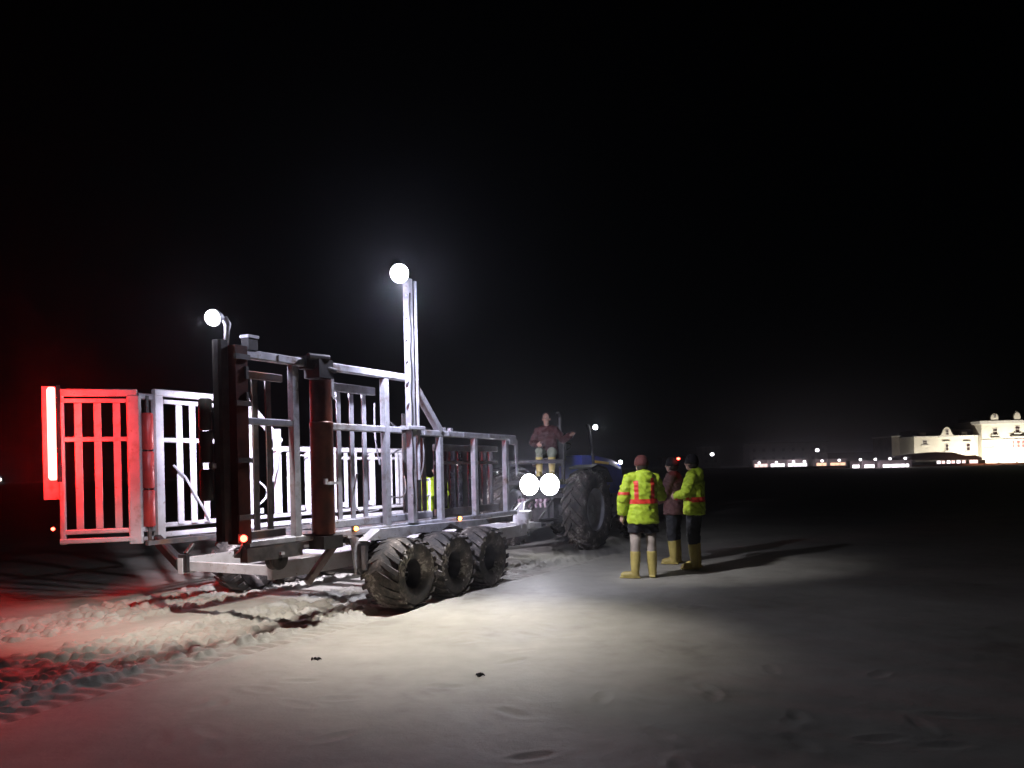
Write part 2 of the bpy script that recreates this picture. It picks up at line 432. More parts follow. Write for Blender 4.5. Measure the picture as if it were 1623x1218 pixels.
# mast with the main floodlight
mast = MB(); vpost(mast, .58, wN - .08, .96, 4.05, .085, .085); mast = mast.build('mast', GALV, T)
MB().tube([(.74, wN - .08, 1.5), (.74, wN - .08, 4.05)], .02, 10).build('stay_pole', GALV, mast)
mb = MB()
for z in np.arange(2.2, 3.95, .27): mb.tube([(.50, wN - .09, z), (.555, wN - .09, z)], .018, 8)
mb.each('bolt', GALV, mast)
MB().tube([(.54 + .012 * math.sin(i * 1.7), wN - .135, 1.2 + i * .14) for i in range(20)], .010, 6).build('lamp_cable', BLACK, mast)
MB().beam((.44, wN - .08, 2.16), (.80, wN - .08, 2.16), .14, .05).build('mast_clamp', GALV, mast)
fl = MB(); fl.lathe([(0, 0), (.05, .0), (.105, .10), (.108, .13), (.0, .125)], 24, 'Z'); fl = fl.build('floodlight', GALV, T, True, 40)
fl.location = (-.20, -.22, 3.92); fl.rotation_mode = 'QUATERNION'
# the lamp faces the camera side, a little to the rear
L1 = Vector((-.62, -.60, -.35)).normalized()
fl.rotation_quaternion = L1.to_track_quat('Z', 'Y')
MB().ball((0, 0, .135), (.102, .102, .045), 20, 10).build('floodlight_lens', LAMPW, fl, True)
MB().beam((.58, wN - .08, 4.02), (-.18, -.20, 3.93), .04, .05).build('floodlight_bracket', GALV, mast)

# rear floodlight on its goose neck
gn = MB().tube([(-2.25, wN, 2.86), (-2.24, wN, 3.00), (-2.23, wN, 3.06), (-2.27, wN, 3.12)], [.022, .028, .036, .03], 10).build('lamp_arm', GALV, T, True)
fr = MB(); fr.lathe([(0, 0), (.04, 0), (.075, .06), (.08, .09), (0, .085)], 20, 'Z'); fr = fr.build('floodlight', GALV, T, True, 40)
fr.location = (-2.31, wN, 3.12); fr.rotation_mode = 'QUATERNION'
fr.rotation_quaternion = Vector((-.85, -.05, -.22)).to_track_quat('Z', 'Y')
MB().ball((0, 0, .10), (.074, .074, .066), 18, 12).build('floodlight_lens', LAMPW, fr, True)

# far side frame
wF = 3.2
farf = MB().beam((-.88, wF, .86), (4.3, wF, .86), .08, .07).build('side_frame', WHITE, T)
b = MB(); b.beam((-.88, wF, .985), (4.3, wF, .985), .06, .06)
b.beam((-.90, wF, 2.70), (.66, wF, 2.70), .08, .09); b.beam((-.80, wF - .06, 2.585), (.3, wF - .06, 2.585), .04, .055)
b.beam((-.8, wF, 2.09), (.62, wF, 2.09), .06, .06)
b.beam((1.24, wF, 2.0), (4.3, wF, 2.0), .07, .08)
b.beam((2.5, wF - .02, 1.86), (4.2, wF - .02, 1.86), .04, .05); b.each('rail', WHITE, farf); b = MB()
vpost(b, -.85, wF, .80, 2.66, .11, .09); vpost(b, .29, wF, .9, 2.66, .09, .09); vpost(b, .66, wF, .9, 2.66, .08, .08)
for s, a in ((1.22, .085), (1.49, .085), (1.87, .07), (2.45, .07), (2.98, .07), (3.45, .10), (3.95, .09), (4.27, .08)): vpost(b, s, wF, 1.02, 1.96 if s > 1.3 else 2.3, a, .075)
b.each('post', WHITE, farf); farf['label'] = 'far side frame lit white'
for s in (-.57, -.36, -.15): slat(farf, s, wF - .062, .99, 2.55, width=.085, m=WHITE)
for s in (2.15, 2.7, 3.2, 3.7, 4.1): slat(farf, s, wF - .062, 1.03, 1.95, width=.07, m=WHITE)
MB().beam((.62, wF - .003, 2.68), (1.26, wF - .003, 2.12), .075, .13, (0, 1, 0)).build('diagonal_brace', WHITE, farf)
MB().tube([(-.72, wF - .13, 1.76), (-.55, wF - .14, 1.60), (-.2, wF - .14, 1.06)], .016, 8).build('gas_strut', GALV, farf)
fb = MB()
for s in (-.05, .10): fb.box((s + .15, wF - .14, 1.08), (.07, .06, .42))
fb.box((.2, wF - .14, .90), (.3, .05, .07)); fb.each('lock_bracket', WHITE, farf)
for (s0, z0, s1, z1, sg) in [(.68, 1.55, .7, 1.15, .22), (1.0, 2.0, 1.18, 1.95, .1), (1.12, 2.0, 1.0, 1.5, .05), (1.45, 1.9, 1.7, 1.9, .12), (1.8, 2.0, 1.95, 1.6, .05)]:
    MB().tube([(s0 + (s1 - s0) * t / 8 + sg * math.sin(math.pi * t / 8), wF - .1, z0 + (z1 - z0) * t / 8) for t in range(9)], .016, 6).build('hose', WHITE, farf)
fb = MB()
for s in (.75, 1.6, 1.9, 2.6, 3.3): fb.box((s, wF - .05, .80), (.10, .03, .06)); fb.box((s + .05, wF - .05, 1.08), (.12, .04, .08))
fb.each('bracket', GALV, farf)
# rollers at the far rear corner, red light put into their colour
for z in (.98, 1.47, 1.96):
    MB().lathe([(0, 0), (.06, 0), (.075, .02), (.075, .45), (.06, .47), (0, .47)], 18, 'Z', (-1.0, wF + .0, z)).build('roller', ROLLER_RED_LIT, farf, True, 40)
MB().box((-1.0, wF, 1.7), (.04, .04, 1.9)).build('roller_spindle', GALVD, farf)

# gate swung out at the far rear corner, carrying the red tube light
gate_dir = Vector((-1.74 + 1.12, 3.88 - 3.22, 0)).normalized()
def gp(d, z, off=0.0): # d metres from the hinge along the gate, off metres towards the camera
    p = Vector((-1.12, 3.22, z)) + gate_dir * d + Vector((-gate_dir.y, gate_dir.x, 0)) * off
    return tuple(p)
GL = .90
gate = MB().beam(gp(0, 2.68), gp(GL, 2.68), .08, .09).build('rear_gate', WHITE, T)
b = MB(); b.beam(gp(0, .95), gp(GL, .95), .06, .06); b.beam(gp(0.04, .84, .03), gp(GL, .84, .03), .05, .06)
b.beam(gp(.04, .78), gp(.04, 2.64), .10, .16, gate_dir); b.beam(gp(GL - .03, .80), gp(GL - .03, 2.64), .07, .06, gate_dir)
b.beam(gp(.1, 2.10), gp(GL, 2.10), .04, .055); b.beam(gp(.1, 2.58, .02), gp(GL, 2.58, .02), .03, .05)
b.each('gate_bar', WHITE, gate); gate['label'] = 'rear gate lit red by its tube light'
ga = math.atan2(gate_dir.y, gate_dir.x)
for d in (.24, .46, .68):
    o = slat(gate, 0, 0, .985, 2.55, width=.08, m=WHITE); o.location = gp(d, .985, .0); o.rotation_euler = (0, 0, ga)
b = MB(); b.beam((-.88, 3.24, 2.64), gp(0, 2.64), .07, .08); b.beam((-.88, 3.24, .95), gp(0, .95), .06, .07); b.beam((-.88, 3.24, .83), gp(0, .83), .05, .05)
b.each('hinge_arm', GALV, gate)
plate = MB().beam(gp(GL + .09, 1.36, -.03), gp(GL + .09, 2.76, -.03), .02, .20, gate_dir).build('lamp_backing_plate', WHITE, gate)
tp = gp(GL - .03, 0, .36)
tube = MB().tube([(tp[0], tp[1], z) for z in (1.60, 1.63, 2.68, 2.71)], [.03, .05, .05, .03], 14).build('tube_light', TUBE, gate, True)
b = MB()
for z in (1.75, 2.55): b.beam(gp(GL - .03, z, .0), (tp[0], tp[1], z), .03, .03)
b.each('tube_bracket', GALV, gate)
fd = Vector((.42, -.91, 0)); fc = Vector((tp[0], tp[1], 0)) + fd * .08  # added fin, blocks the tube's red light from the trailer
MB().box((fc.x, fc.y, 2.155), (.085, .008, 1.16), math.atan2(fd.x, -fd.y)).build('added_light_blocker', DARK, gate)
MB().ball(gp(GL + .08, 1.0, .03), .022, 10, 6).build('tail_light', LAMPR, gate)

# chassis
chassis = MB().box((1.3, .52, .59), (5.7, .08, .18)).build('chassis_beam', WHITE, T)
MB().box((1.3, 1.93, .59), (5.7, .08, .18)).build('chassis_beam', WHITE, T)
b = MB()
for s in (-1.45, -.35, .44, 1.32, 2.3, 3.4): b.box((s, 1.22, .585), (.09, 1.32, .10))
b.each('cross_member', WHITE, T)
b = MB()
for s in (-.4, .5, 1.4, 2.3, 3.3): b.box((s, 1.75, .80), (.08, 2.78, .07))
b.box((.65, .38, .835), (5.5, .10, .08)); b.box((1.7, 3.1, .78), (5.1, .08, .07)); b.box((.9, 2.5, .835), (4.9, .06, .05))
b.box((-1.72, .30, .82), (.75, .10, .14))
b.each('deck_bearer', GALVD, T)
b = MB()
for (s, z) in ((-1.65, .80), (-1.3, .84), (-.72, .80), (-.62, .88), (-.35, .85), (1.55, .88), (1.45, .86)): b.box((s, .24, z), (.05, .025, .03))
b.each('reflector', WHITE, T)
b = MB(); b.beam((-1.5, 1.98, .60), (-.92, 3.15, .80), .10, .14); b.beam((-1.45, 1.95, .72), (-1.35, 1.95, .82), .06, .04); b.box((-1.52, 1.9, .62), (.04, .14, .2))
b.each('corner_strut', DARK, T)
w_ = MB().lathe([(.03, -.05), (.115, -.05), (.12, -.03), (.10, 0), (.12, .03), (.12, .05), (.03, .05)], 24, 'Y', (-1.55, .42, .73)).build('winch_drum', DARK, T, True, 35)
MB().box((-1.42, .38, .77), (.16, .05, .06)).build('winch_handle', GALV, w_)
b = MB(); b.box((.35, .50, .72), (.10, .05, .12)); b.prism([(-.55, .9), (-.2, .78), (-.38, .42), (-.46, .42)], 'Y', .27, .30); b.beam((-.08, .27, .86), (-.42, .27, .45), .02, .10)
b.each('mudguard_stay', GALV, T)
b = MB(); b.prism([(-.45, .82), (-.2, .94), (2.2, .90), (2.3, .83), (1.6, .80), (1.3, .9), (1.0, .80), (.55, .84), (.3, .80)], 'Y', .12, .26)
b.build('bogie_beam', GALV, T)
b = MB(); b.box((-.4, .2, .62), (.05, .06, .28)); b.box((-.05, .55, .72), (.06, .05, .22)); b.each('hanger', GALV, T)
# front: drawbar, steps, hand winch
b = MB(); b.beam((3.9, .5, .62), (6.0, 1.45, .52), .10, .14); b.beam((3.9, 2.0, .62), (6.0, 1.35, .52), .10, .14); b.box((6.15, 1.4, .50), (.4, .14, .10))
b.box((4.7, .86, .74), (.34, .22, .16), .4); b.beam((4.5, .8, .7), (5.0, 1.0, 1.0), .06, .05); b.beam((5.0, 1.0, 1.0), (5.2, 1.3, .72), .05, .06); b.box((5.3, 1.2, .70), (.30, .30, .10), .4)
b.beam((5.35, 1.15, .45), (5.35, 1.15, .85), .09, .09); b.box((4.35, .62, .82), (.2, .2, .14), .2)
b.each('drawbar', WHITE, T)
b = MB(); b.tube([(5.2, 1.3, .85), (5.6, 1.4, .95), (6.3, 1.5, 1.0)], .018, 6); b.tube([(5.1, 1.1, .8), (5.7, 1.25, .78), (6.3, 1.5, .9)], .018, 6); b.each('brake_hose', BLACK, T)
lad = MB()
for s in (2.34, 2.78): lad.tube([(s, 1.5, .86), (s, 1.5, 1.5)], .018, 8)
st = lad.each('ladder_stile', GALV, T); lad = st[0]
for z in (.97, 1.22, 1.47): MB().tube([(2.34, 1.5, z), (2.78, 1.5, z)], .016, 8).build('rung', GALV, lad)
hw = MB(); hw.box((2.2, 1.5, 1.1), (.05, .05, .55)); hw.box((2.22, 1.5, 1.05), (.12, .10, .16)); hw = hw.build('hand_winch', GALVD, T)
MB().lathe([(0, .07), (.02, .06), (.085, 0), (0, .005)], 16, 'Z', (2.22, 1.5, 1.36)).build('winch_cap', WHITE, hw, True, 40)

# marker lights
for s, z in ((-.50, .965), (1.70, .94)):
    o = MB().ball((s, .235, z), .027, 12, 8).build('marker_light', LAMPO, T, True)
    MB().box((s, .252, z), (.10, .02, .06)).build('light_base', BLACK, o)
o = MB().ball((-2.2, .18, 1.00), .034, 12, 8).build('tail_light', LAMPR, T, True)
MB().box((-2.2, .205, 1.0), (.11, .02, .09)).build('light_base', BLACK, o)
MB().tube([(-2.2, .2, .95), (-2.24, .2, .88), (-2.3, .22, .84)], .008, 6).build('tail_light_cable', GALV, o)

# wheels
def tyre_mesh(name, r, w, nl, lug_h, lug_w, rim, skew, chev=False):
    b = MB(); h = w / 2
    b.lathe([(rim, -h * .72), (rim + .02, -h * .86), (rim + (r - rim) * .35, -h), (rim + (r - rim) * .70, -h * .97), (r - .045, -h * .80), (r - .012, -h * .45), (r, 0), (r - .012, h * .45), (r - .045, h * .80), (rim + (r - rim) * .70, h * .97), (rim + (r - rim) * .35, h), (rim + .02, h * .86), (rim, h * .72), (rim - .02, h * .3), (rim - .02, -h * .3), (rim, -h * .72)], 56, 'Y')
    for k in range(nl):
        for sd in (-1, 1):
            a0 = 2 * math.pi * (k + (.5 if sd > 0 else 0)) / nl
            stn = 5; ring = []
            for i in range(stn):
                t = i / (stn - 1); y = sd * (h * (-.04 if chev else .04) + (h * 1.0) * t)
                a = a0 + skew * t
                rad = r - .02 - (r * .075) * max(0, t - .55) ** 1.5 * 2.2
                da = lug_w / r / 2
                ring.append([(rad * math.cos(a - da), y, rad * math.sin(a - da)), (rad * math.cos(a + da), y, rad * math.sin(a + da)),
                             ((rad + lug_h) * math.cos(a + da * .75), y, (rad + lug_h) * math.sin(a + da * .75)), ((rad + lug_h) * math.cos(a - da * .75), y, (rad + lug_h) * math.sin(a - da * .75))])
            vs = [p for q_ in ring for p in q_]; fs = [(3, 2, 1, 0), tuple((stn - 1) * 4 + i for i in range(4))]
            for i in range(stn - 1):
                for j in range(4): fs.append((i * 4 + j, i * 4 + (j + 1) % 4, (i + 1) * 4 + (j + 1) % 4, (i + 1) * 4 + j))
            b.add(vs, fs)
    me = b.mesh(name); me.materials.append(TYRE)
    me.polygons.foreach_set('use_smooth', [True] * len(me.polygons)); me.set_sharp_from_angle(angle=R(38)); return me
def rim_mesh(name, rim, w, m, dish=.35):
    h = w / 2
    me = MB().lathe([(0, -h * dish), (.06, -h * dish), (.075, -h * dish - .03), (.10, -h * dish), (rim * .80, -h * dish + .02), (rim * .9, -h * .6), (rim, -h * .75), (rim - .005, h * .7), (rim * .88, h * .55), (rim * .8, h * .2), (.08, h * .2), (0, h * .2)], 32, 'Y').mesh(name)
    me.materials.append(m); me.polygons.foreach_set('use_smooth', [True] * len(me.polygons)); me.set_sharp_from_angle(angle=R(40)); return me
tm = tyre_mesh('tyre', .425, .52, 19, .02, .07, .18, .30)
rm = rim_mesh('rim', .185, .50, DARK, .15)
nutm = MB()
for k in range(5): nutm.box((.055 * math.cos(k * 1.2566 + .3), -.055, .055 * math.sin(k * 1.2566 + .3)), (.018, .03, .018))
nutm = nutm.mesh('hub_nuts'); nutm.materials.append(GALV)
for w, s0 in ((0, 0), (2.95, .35)):
    for k in range(3):
        s = s0 + .885 * k
        wh = link('wheel', tm, T); wh.location = (s, w, .405); wh.rotation_euler = (0, .7 * k + w + .25, .0 if w == 0 else math.pi)
        link('rim', rm, wh); link('hub_nuts', nutm, wh)['kind'] = 'stuff'
b = MB()
for k in range(3): b.tube([(.885 * k, .2, .405), (.885 * k + .2, 2.75, .405)], .05, 10)
b.each('axle', DARK, T)
# damp sand stuck on the near tyres
rs = random.Random(5)
for (s, w, ang, n_) in ((0, -.245, 140, 26), (0, -.2, 250, 8), (.885, -.245, 165, 20), (.885, -.24, 300, 7), (1.77, -.24, 150, 8)):
    b = MB()
    for i in range(n_):
        a = R(ang + rs.gauss(0, 17)); rr = rs.uniform(.26, .36)
        b.ball((s + rr * math.cos(a), w - rs.uniform(0, .012), .405 + rr * math.sin(a)), (rs.uniform(.012, .035), .012, rs.uniform(.012, .04)), 7, 5)
    o = b.build('stuck_sand', SAND_CLUMP, T, True); o['kind'] = 'stuff'

# lights of the trailer, with added fill beams at the mast
def aim(d):   # world direction to the trailer's own axes
    return (d[0] * TS[0] + d[1] * TS[1], d[0] * TN[0] + d[1] * TN[1], d[2])
lamp('mast_light', 'SPOT', (-.30, -.32, 3.84), 3100, (1.0, .95, .91), .08, T, aim((.45, -1.12, -4.1)), 75, 1.0)
lamp('worker_fill_light', 'SPOT', (-.20, -.34, 3.86), 1050, (.95, .93, 1.0), .08, T, aim((2.85, 1.95, -2.7)), 31, 1.0)  # added beam without a fixture of its own, lights the workers
lamp('mast_glow', 'POINT', (-.26, -.30, 3.74), 140, COOL, .06, T)
lamp('frame_fill_light', 'SPOT', (-.26, -.30, 3.76), 720, COOL, .06, T, (1.15, .50, -1.5), 105, 1.0)  # extra beam added to brighten the near frame and mast
lamp('rear_light', 'SPOT', (-2.36, wN + .12, 3.07), 5400, (.82, .78, 1.0), .07, T, (1.0, .58, -.34), 68, 1.0)
lamp('rear_down_light', 'SPOT', (-2.36, wN + .10, 3.05), 620, (1.0, .93, .9), .07, T, (.30, .42, -1.0), 78, 1.0)
lamp('rear_glow', 'POINT', (-2.42, wN + .14, 3.09), 16, COOL, .06, T)

# ------------------------------------------------------------------ tractor
HA = R(31)
K = empty('farm_tractor', (.70, 16.15, 0), math.pi / 2 - HA)
tag(K, 'dark blue farm tractor with two blazing rear work lights in front of the trailer', 'tractor')
BLUE = mat('blue tractor paint', (.035, .05, .26), (.025, .035, .19), .3, .1, 6)
YEL = mat('yellow stripe paint', (.75, .48, .06), (.6, .36, .05), .4)
rt = tyre_mesh('tyre', .78, .46, 21, .05, .075, .42, .34, True); ft = tyre_mesh('tyre', .52, .36, 18, .04, .06, .27, .3, True)
rr_ = rim_mesh('rim', .42, .46, mat('pale wheel paint', (.4, .4, .42), None, .5), .3); fr_ = rim_mesh('rim', .27, .36, bpy.data.materials['pale wheel paint'], .3)
for x, y, me_, rm_, r in ((0, -.92, rt, rr_, .78), (0, .92, rt, rr_, .78), (2.45, -.85, ft, fr_, .52), (2.45, .85, ft, fr_, .52)):
    o = link('wheel', me_, K); o.location = (x, y, r); o.rotation_euler = (0, .3 * x + y, 0 if y < 0 else math.pi); link('rim', rm_, o)
b = MB(); b.tube([(0, -.75, .78), (0, .75, .78)], .13, 12); b.tube([(2.45, -.7, .52), (2.45, .7, .52)], .07, 10); b.each('axle', DARK, K)
b = MB(); b.box((.9, 0, .80), (2.6, .46, .5)); b.box((.05, 0, .85), (.7, .62, .7)); b.each('transmission', DARK, K)
hood = MB().prism([(.95, 1.05), (.95, 1.88), (1.6, 1.87), (2.5, 1.79), (3.0, 1.64), (3.12, 1.38), (3.1, 1.0)], 'Y', -.36, .36).build('hood', BLUE, K)
MB().beam((1.5, -.372, 1.74), (2.3, -.372, 1.70), .012, .055).build('hood_stripe', YEL, hood)
MB().beam((2.35, -.372, 1.70), (2.95, -.372, 1.58), .012, .05).build('hood_stripe', mat('white stripe paint', (.75, .75, .8)), hood)
b = MB()
for x in (1.3, 1.55, 1.8, 2.05): b.box((x, -.365, 1.30), (.16, .015, .3))
b.each('side_grille', BLACK, hood)
MB().box((3.115, 0, 1.22), (.03, .6, .36)).build('grille', BLACK, hood)
for y in (-.24, .24): MB().ball((3.05, y, 1.45), (.06, .08, .05), 10, 6).build('headlight', LAMPS, hood)
o = MB().ball((2.9, -.40, 1.72), .045, 10, 6).build('beacon', LAMPS, hood)
MB().tube([(1.45, .42, 1.6), (1.45, .42, 2.75), (1.36, .42, 2.85)], .045, 10).build('exhaust', DARK, K)
for y in (-.92, .92):
    pf = [(.30, 1.585), (.0, 1.625), (.42, 1.56), (.70, 1.30), (.73, 1.32), (.44, 1.60), (.0, 1.66), (-.30, 1.61), (-.28, 1.58), (0, 1.63)]
    pf = [(-.30, 1.58), (0, 1.63), (.42, 1.56), (.70, 1.30), (.73, 1.32), (.44, 1.60), (0, 1.67), (-.31, 1.62)]
    MB().prism(pf, 'Y', y - .24, y + .24).build('fender', DARK, K)
cab = MB().box((.28, 0, 1.33), (1.5, 1.25, .08)).build('cab_floor', DARK, K)
cabp = MB()
for y in (-.58, .58): cabp.tube([(1.05, y, 1.35), (1.02, y, 1.9), (.90, y * .97, 2.4), (.84, y * .95, 2.52)], .035, 8)
cabp.beam((-.45, -.62, 1.75), (-.45, .62, 1.75), .06, .08)
for y in (-.62, .62): cabp.beam((-.45, y, 1.35), (-.45, y, 1.75), .06, .06)
cabp.each('pillar', DARK, cab)
b = MB(); b.box((.12, 0, 1.72), (.5, .5, .14)); b.box((.38, 0, 2.05), (.12, .48, .56)); b.box((.12, 0, 1.52), (.3, .3, .3)); b.each('seat', BLACK, cab)
sw = MB().lathe([(.19, 0), (.20, .012), (.21, 0), (.20, -.012), (.19, 0)], 24, 'Z').build('steering_wheel', BLACK, cab); sw.location = (.72, 0, 2.05); sw.rotation_euler = (0, R(-30), 0)
MB().tube([(.90, -.56, 2.4), (1.0, -.64, 2.42)], .015, 6).build('light_arm', DARK, cab)
o = MB().ball((1.0, -.66, 2.46), .05, 12, 8).build('cab_light', LAMPS, cab)
for y in (-.50, -.05):
    o = MB(); o.lathe([(0, .05), (.13, .05), (.208, -.05), (.212, -.08), (.2, -.075)], 24, 'X', (-.72, y, 1.30)); o = o.build('work_light', DARK, K, True, 40)
    MB().ball((-.80, y, 1.30), (.05, .208, .208), 20, 12).build('work_light_lens', LAMPW, o, True)
lamp('cab_lamp', 'POINT', (1.15, -.76, 2.46), 12, (.85, .87, 1.0), .05, K)
b = MB(); b.box((-.62, -.25, 1.08), (.10, .9, .08)); b.build('light_bar', DARK, K)
b = MB()
for y in (-.4, .4): b.beam((-.3, y, .6), (-1.05, y * .9, .62), .05, .07); b.beam((-.4, y, 1.05), (-.95, y * .9, .66), .03, .04)
b.beam((-.35, 0, 1.0), (-.85, 0, .98), .05, .05); b.box((-.55, 0, .48), (.8, .1, .08)); b.each('hitch_arm', DARK, K)
b = MB()
for i, y in enumerate((-.3, -.2, -.1, .05, .2, .3)): b.tube([(-.48, y, 1.0), (-.62, y + .02, .95 - .03 * i % .1), (-.62, y, .85)], .022, 8); b.box((-.60, y, .99), (.05, .05, .05))
b.each('hydraulic_coupler', mat('pink tinted steel', (.5, .36, .4), (.3, .2, .24), .4, .3), K)
b = MB()
for z in (.55, .85, 1.1): b.box((.75, -.72, z), (.3, .2, .03))
b.each('step', DARK, K)
for y in (-.50, -.05):
    lamp('work_lamp', 'SPOT', (-.87, y, 1.30), 620, (.9, .88, 1.0), .13, K, (-1, .06, .10), 92, 1.0)

# ------------------------------------------------------------------ people
from mathutils import noise as mnoise
def remesh(b, name, voxel, m, parent, smooth=2, wr=0.0):
    me = b.mesh(name); tmp = bpy.data.objects.new('tmp', me); col.objects.link(tmp)
    rm = tmp.modifiers.new('r', 'REMESH'); rm.mode = 'VOXEL'; rm.voxel_size = voxel
    sm = tmp.modifiers.new('s', 'SMOOTH'); sm.iterations = smooth; sm.factor = .5
    dg = bpy.context.evaluated_depsgraph_get(); ev = tmp.evaluated_get(dg)
    out = bpy.data.meshes.new_from_object(ev); bpy.data.objects.remove(tmp)
    if wr:   # folds and creases of the cloth
        N_ = len(out.vertices); C_ = np.empty(N_ * 3, np.float32); M_ = np.empty(N_ * 3, np.float32)
        out.vertices.foreach_get('co', C_); out.vertices.foreach_get('normal', M_); C_ = C_.reshape(-1, 3); M_ = M_.reshape(-1, 3)
        F_ = np.empty((N_, 1), np.float32)
        for k_, (x_, y_, z_) in enumerate(C_.tolist()):
            q = Vector((x_ * 9, y_ * 9, z_ * 13 + 4 * x_))
            F_[k_] = 1 - abs(mnoise.noise(q)) * 2.2 + .6 * mnoise.noise(q * 2.1 + Vector((7, 3, 1)))
        out.vertices.foreach_set('co', (C_ + M_ * F_ * wr).ravel())
        out.update()
    out.materials.clear(); out.materials.append(m); out.polygons.foreach_set('use_smooth', [True] * len(out.polygons))
    return link(name, out, parent)
def mix(a, b_, t): return tuple(a[i] + (b_[i] - a[i]) * t for i in range(3))
SKIN = mat('skin', (.52, .33, .25), (.44, .27, .2), .55)
HIVIS = mat('lime hi-vis fabric', (.52, .70, .035), (.42, .58, .03), .7, 0, 9, .35, 14)
ORANGE = mat('red orange reflective tape', (.85, .055, .03), (.7, .04, .03), .5)
BOOT = mat('yellow rubber boot', (.55, .45, .13), (.42, .33, .09), .5)
SHORTS = mat('black fabric', (.015, .015, .017), (.01, .01, .011), .8)
HAIR = mat('dark hair', (.03, .02, .015), None, .6)
CAP = mat('dark red cap fabric', (.13, .035, .028), (.09, .02, .018), .8)
def hand(b, wr, dirv, palm_n, curl=.5, side=1):
    """palm and five fingers from the wrist wr along dirv; palm_n is the palm's facing"""
    d = Vector(dirv).normalized(); n = Vector(palm_n); n = (n - d * n.dot(d)).normalized(); a = d.cross(n) * side; w = Vector(wr)
    b.tube([w - d * .02, w + d * .03, w + d * .08, w + d * .095], [(.026, .026), (.036, .02), (.042, .018), (.03, .014)], 10)
    b.tube([w + d * .03 + a * .03, w + d * .08 + a * .034, w + d * .09], [.022, .018, .012], 8)
    b.tube([w + d * .03 - a * .03, w + d * .08 - a * .034, w + d * .09], [.02, .016, .012], 8)
    for i, L in enumerate((.068, .078, .072, .056)):
        o = w + d * .085 + a * (.03 - .02 * i)
        k = o + d * L * .45 + n * L * .18 * curl; e = k + d * L * .32 * (1 - curl * .5) + n * L * .4 * curl; f = e + d * L * .12 + n * L * .32 * curl
        b.tube([o - d * .02, o, k, e, f], [.009, .0095, .009, .008, .006], 7)
    t0 = w + d * .025 + a * .03
    b.tube([t0, t0 + d * .035 + a * .03 + n * .01, t0 + d * .062 + a * .036 + n * .02, t0 + d * .08 + a * .03 + n * .03], [.014, .012, .010, .007], 7)

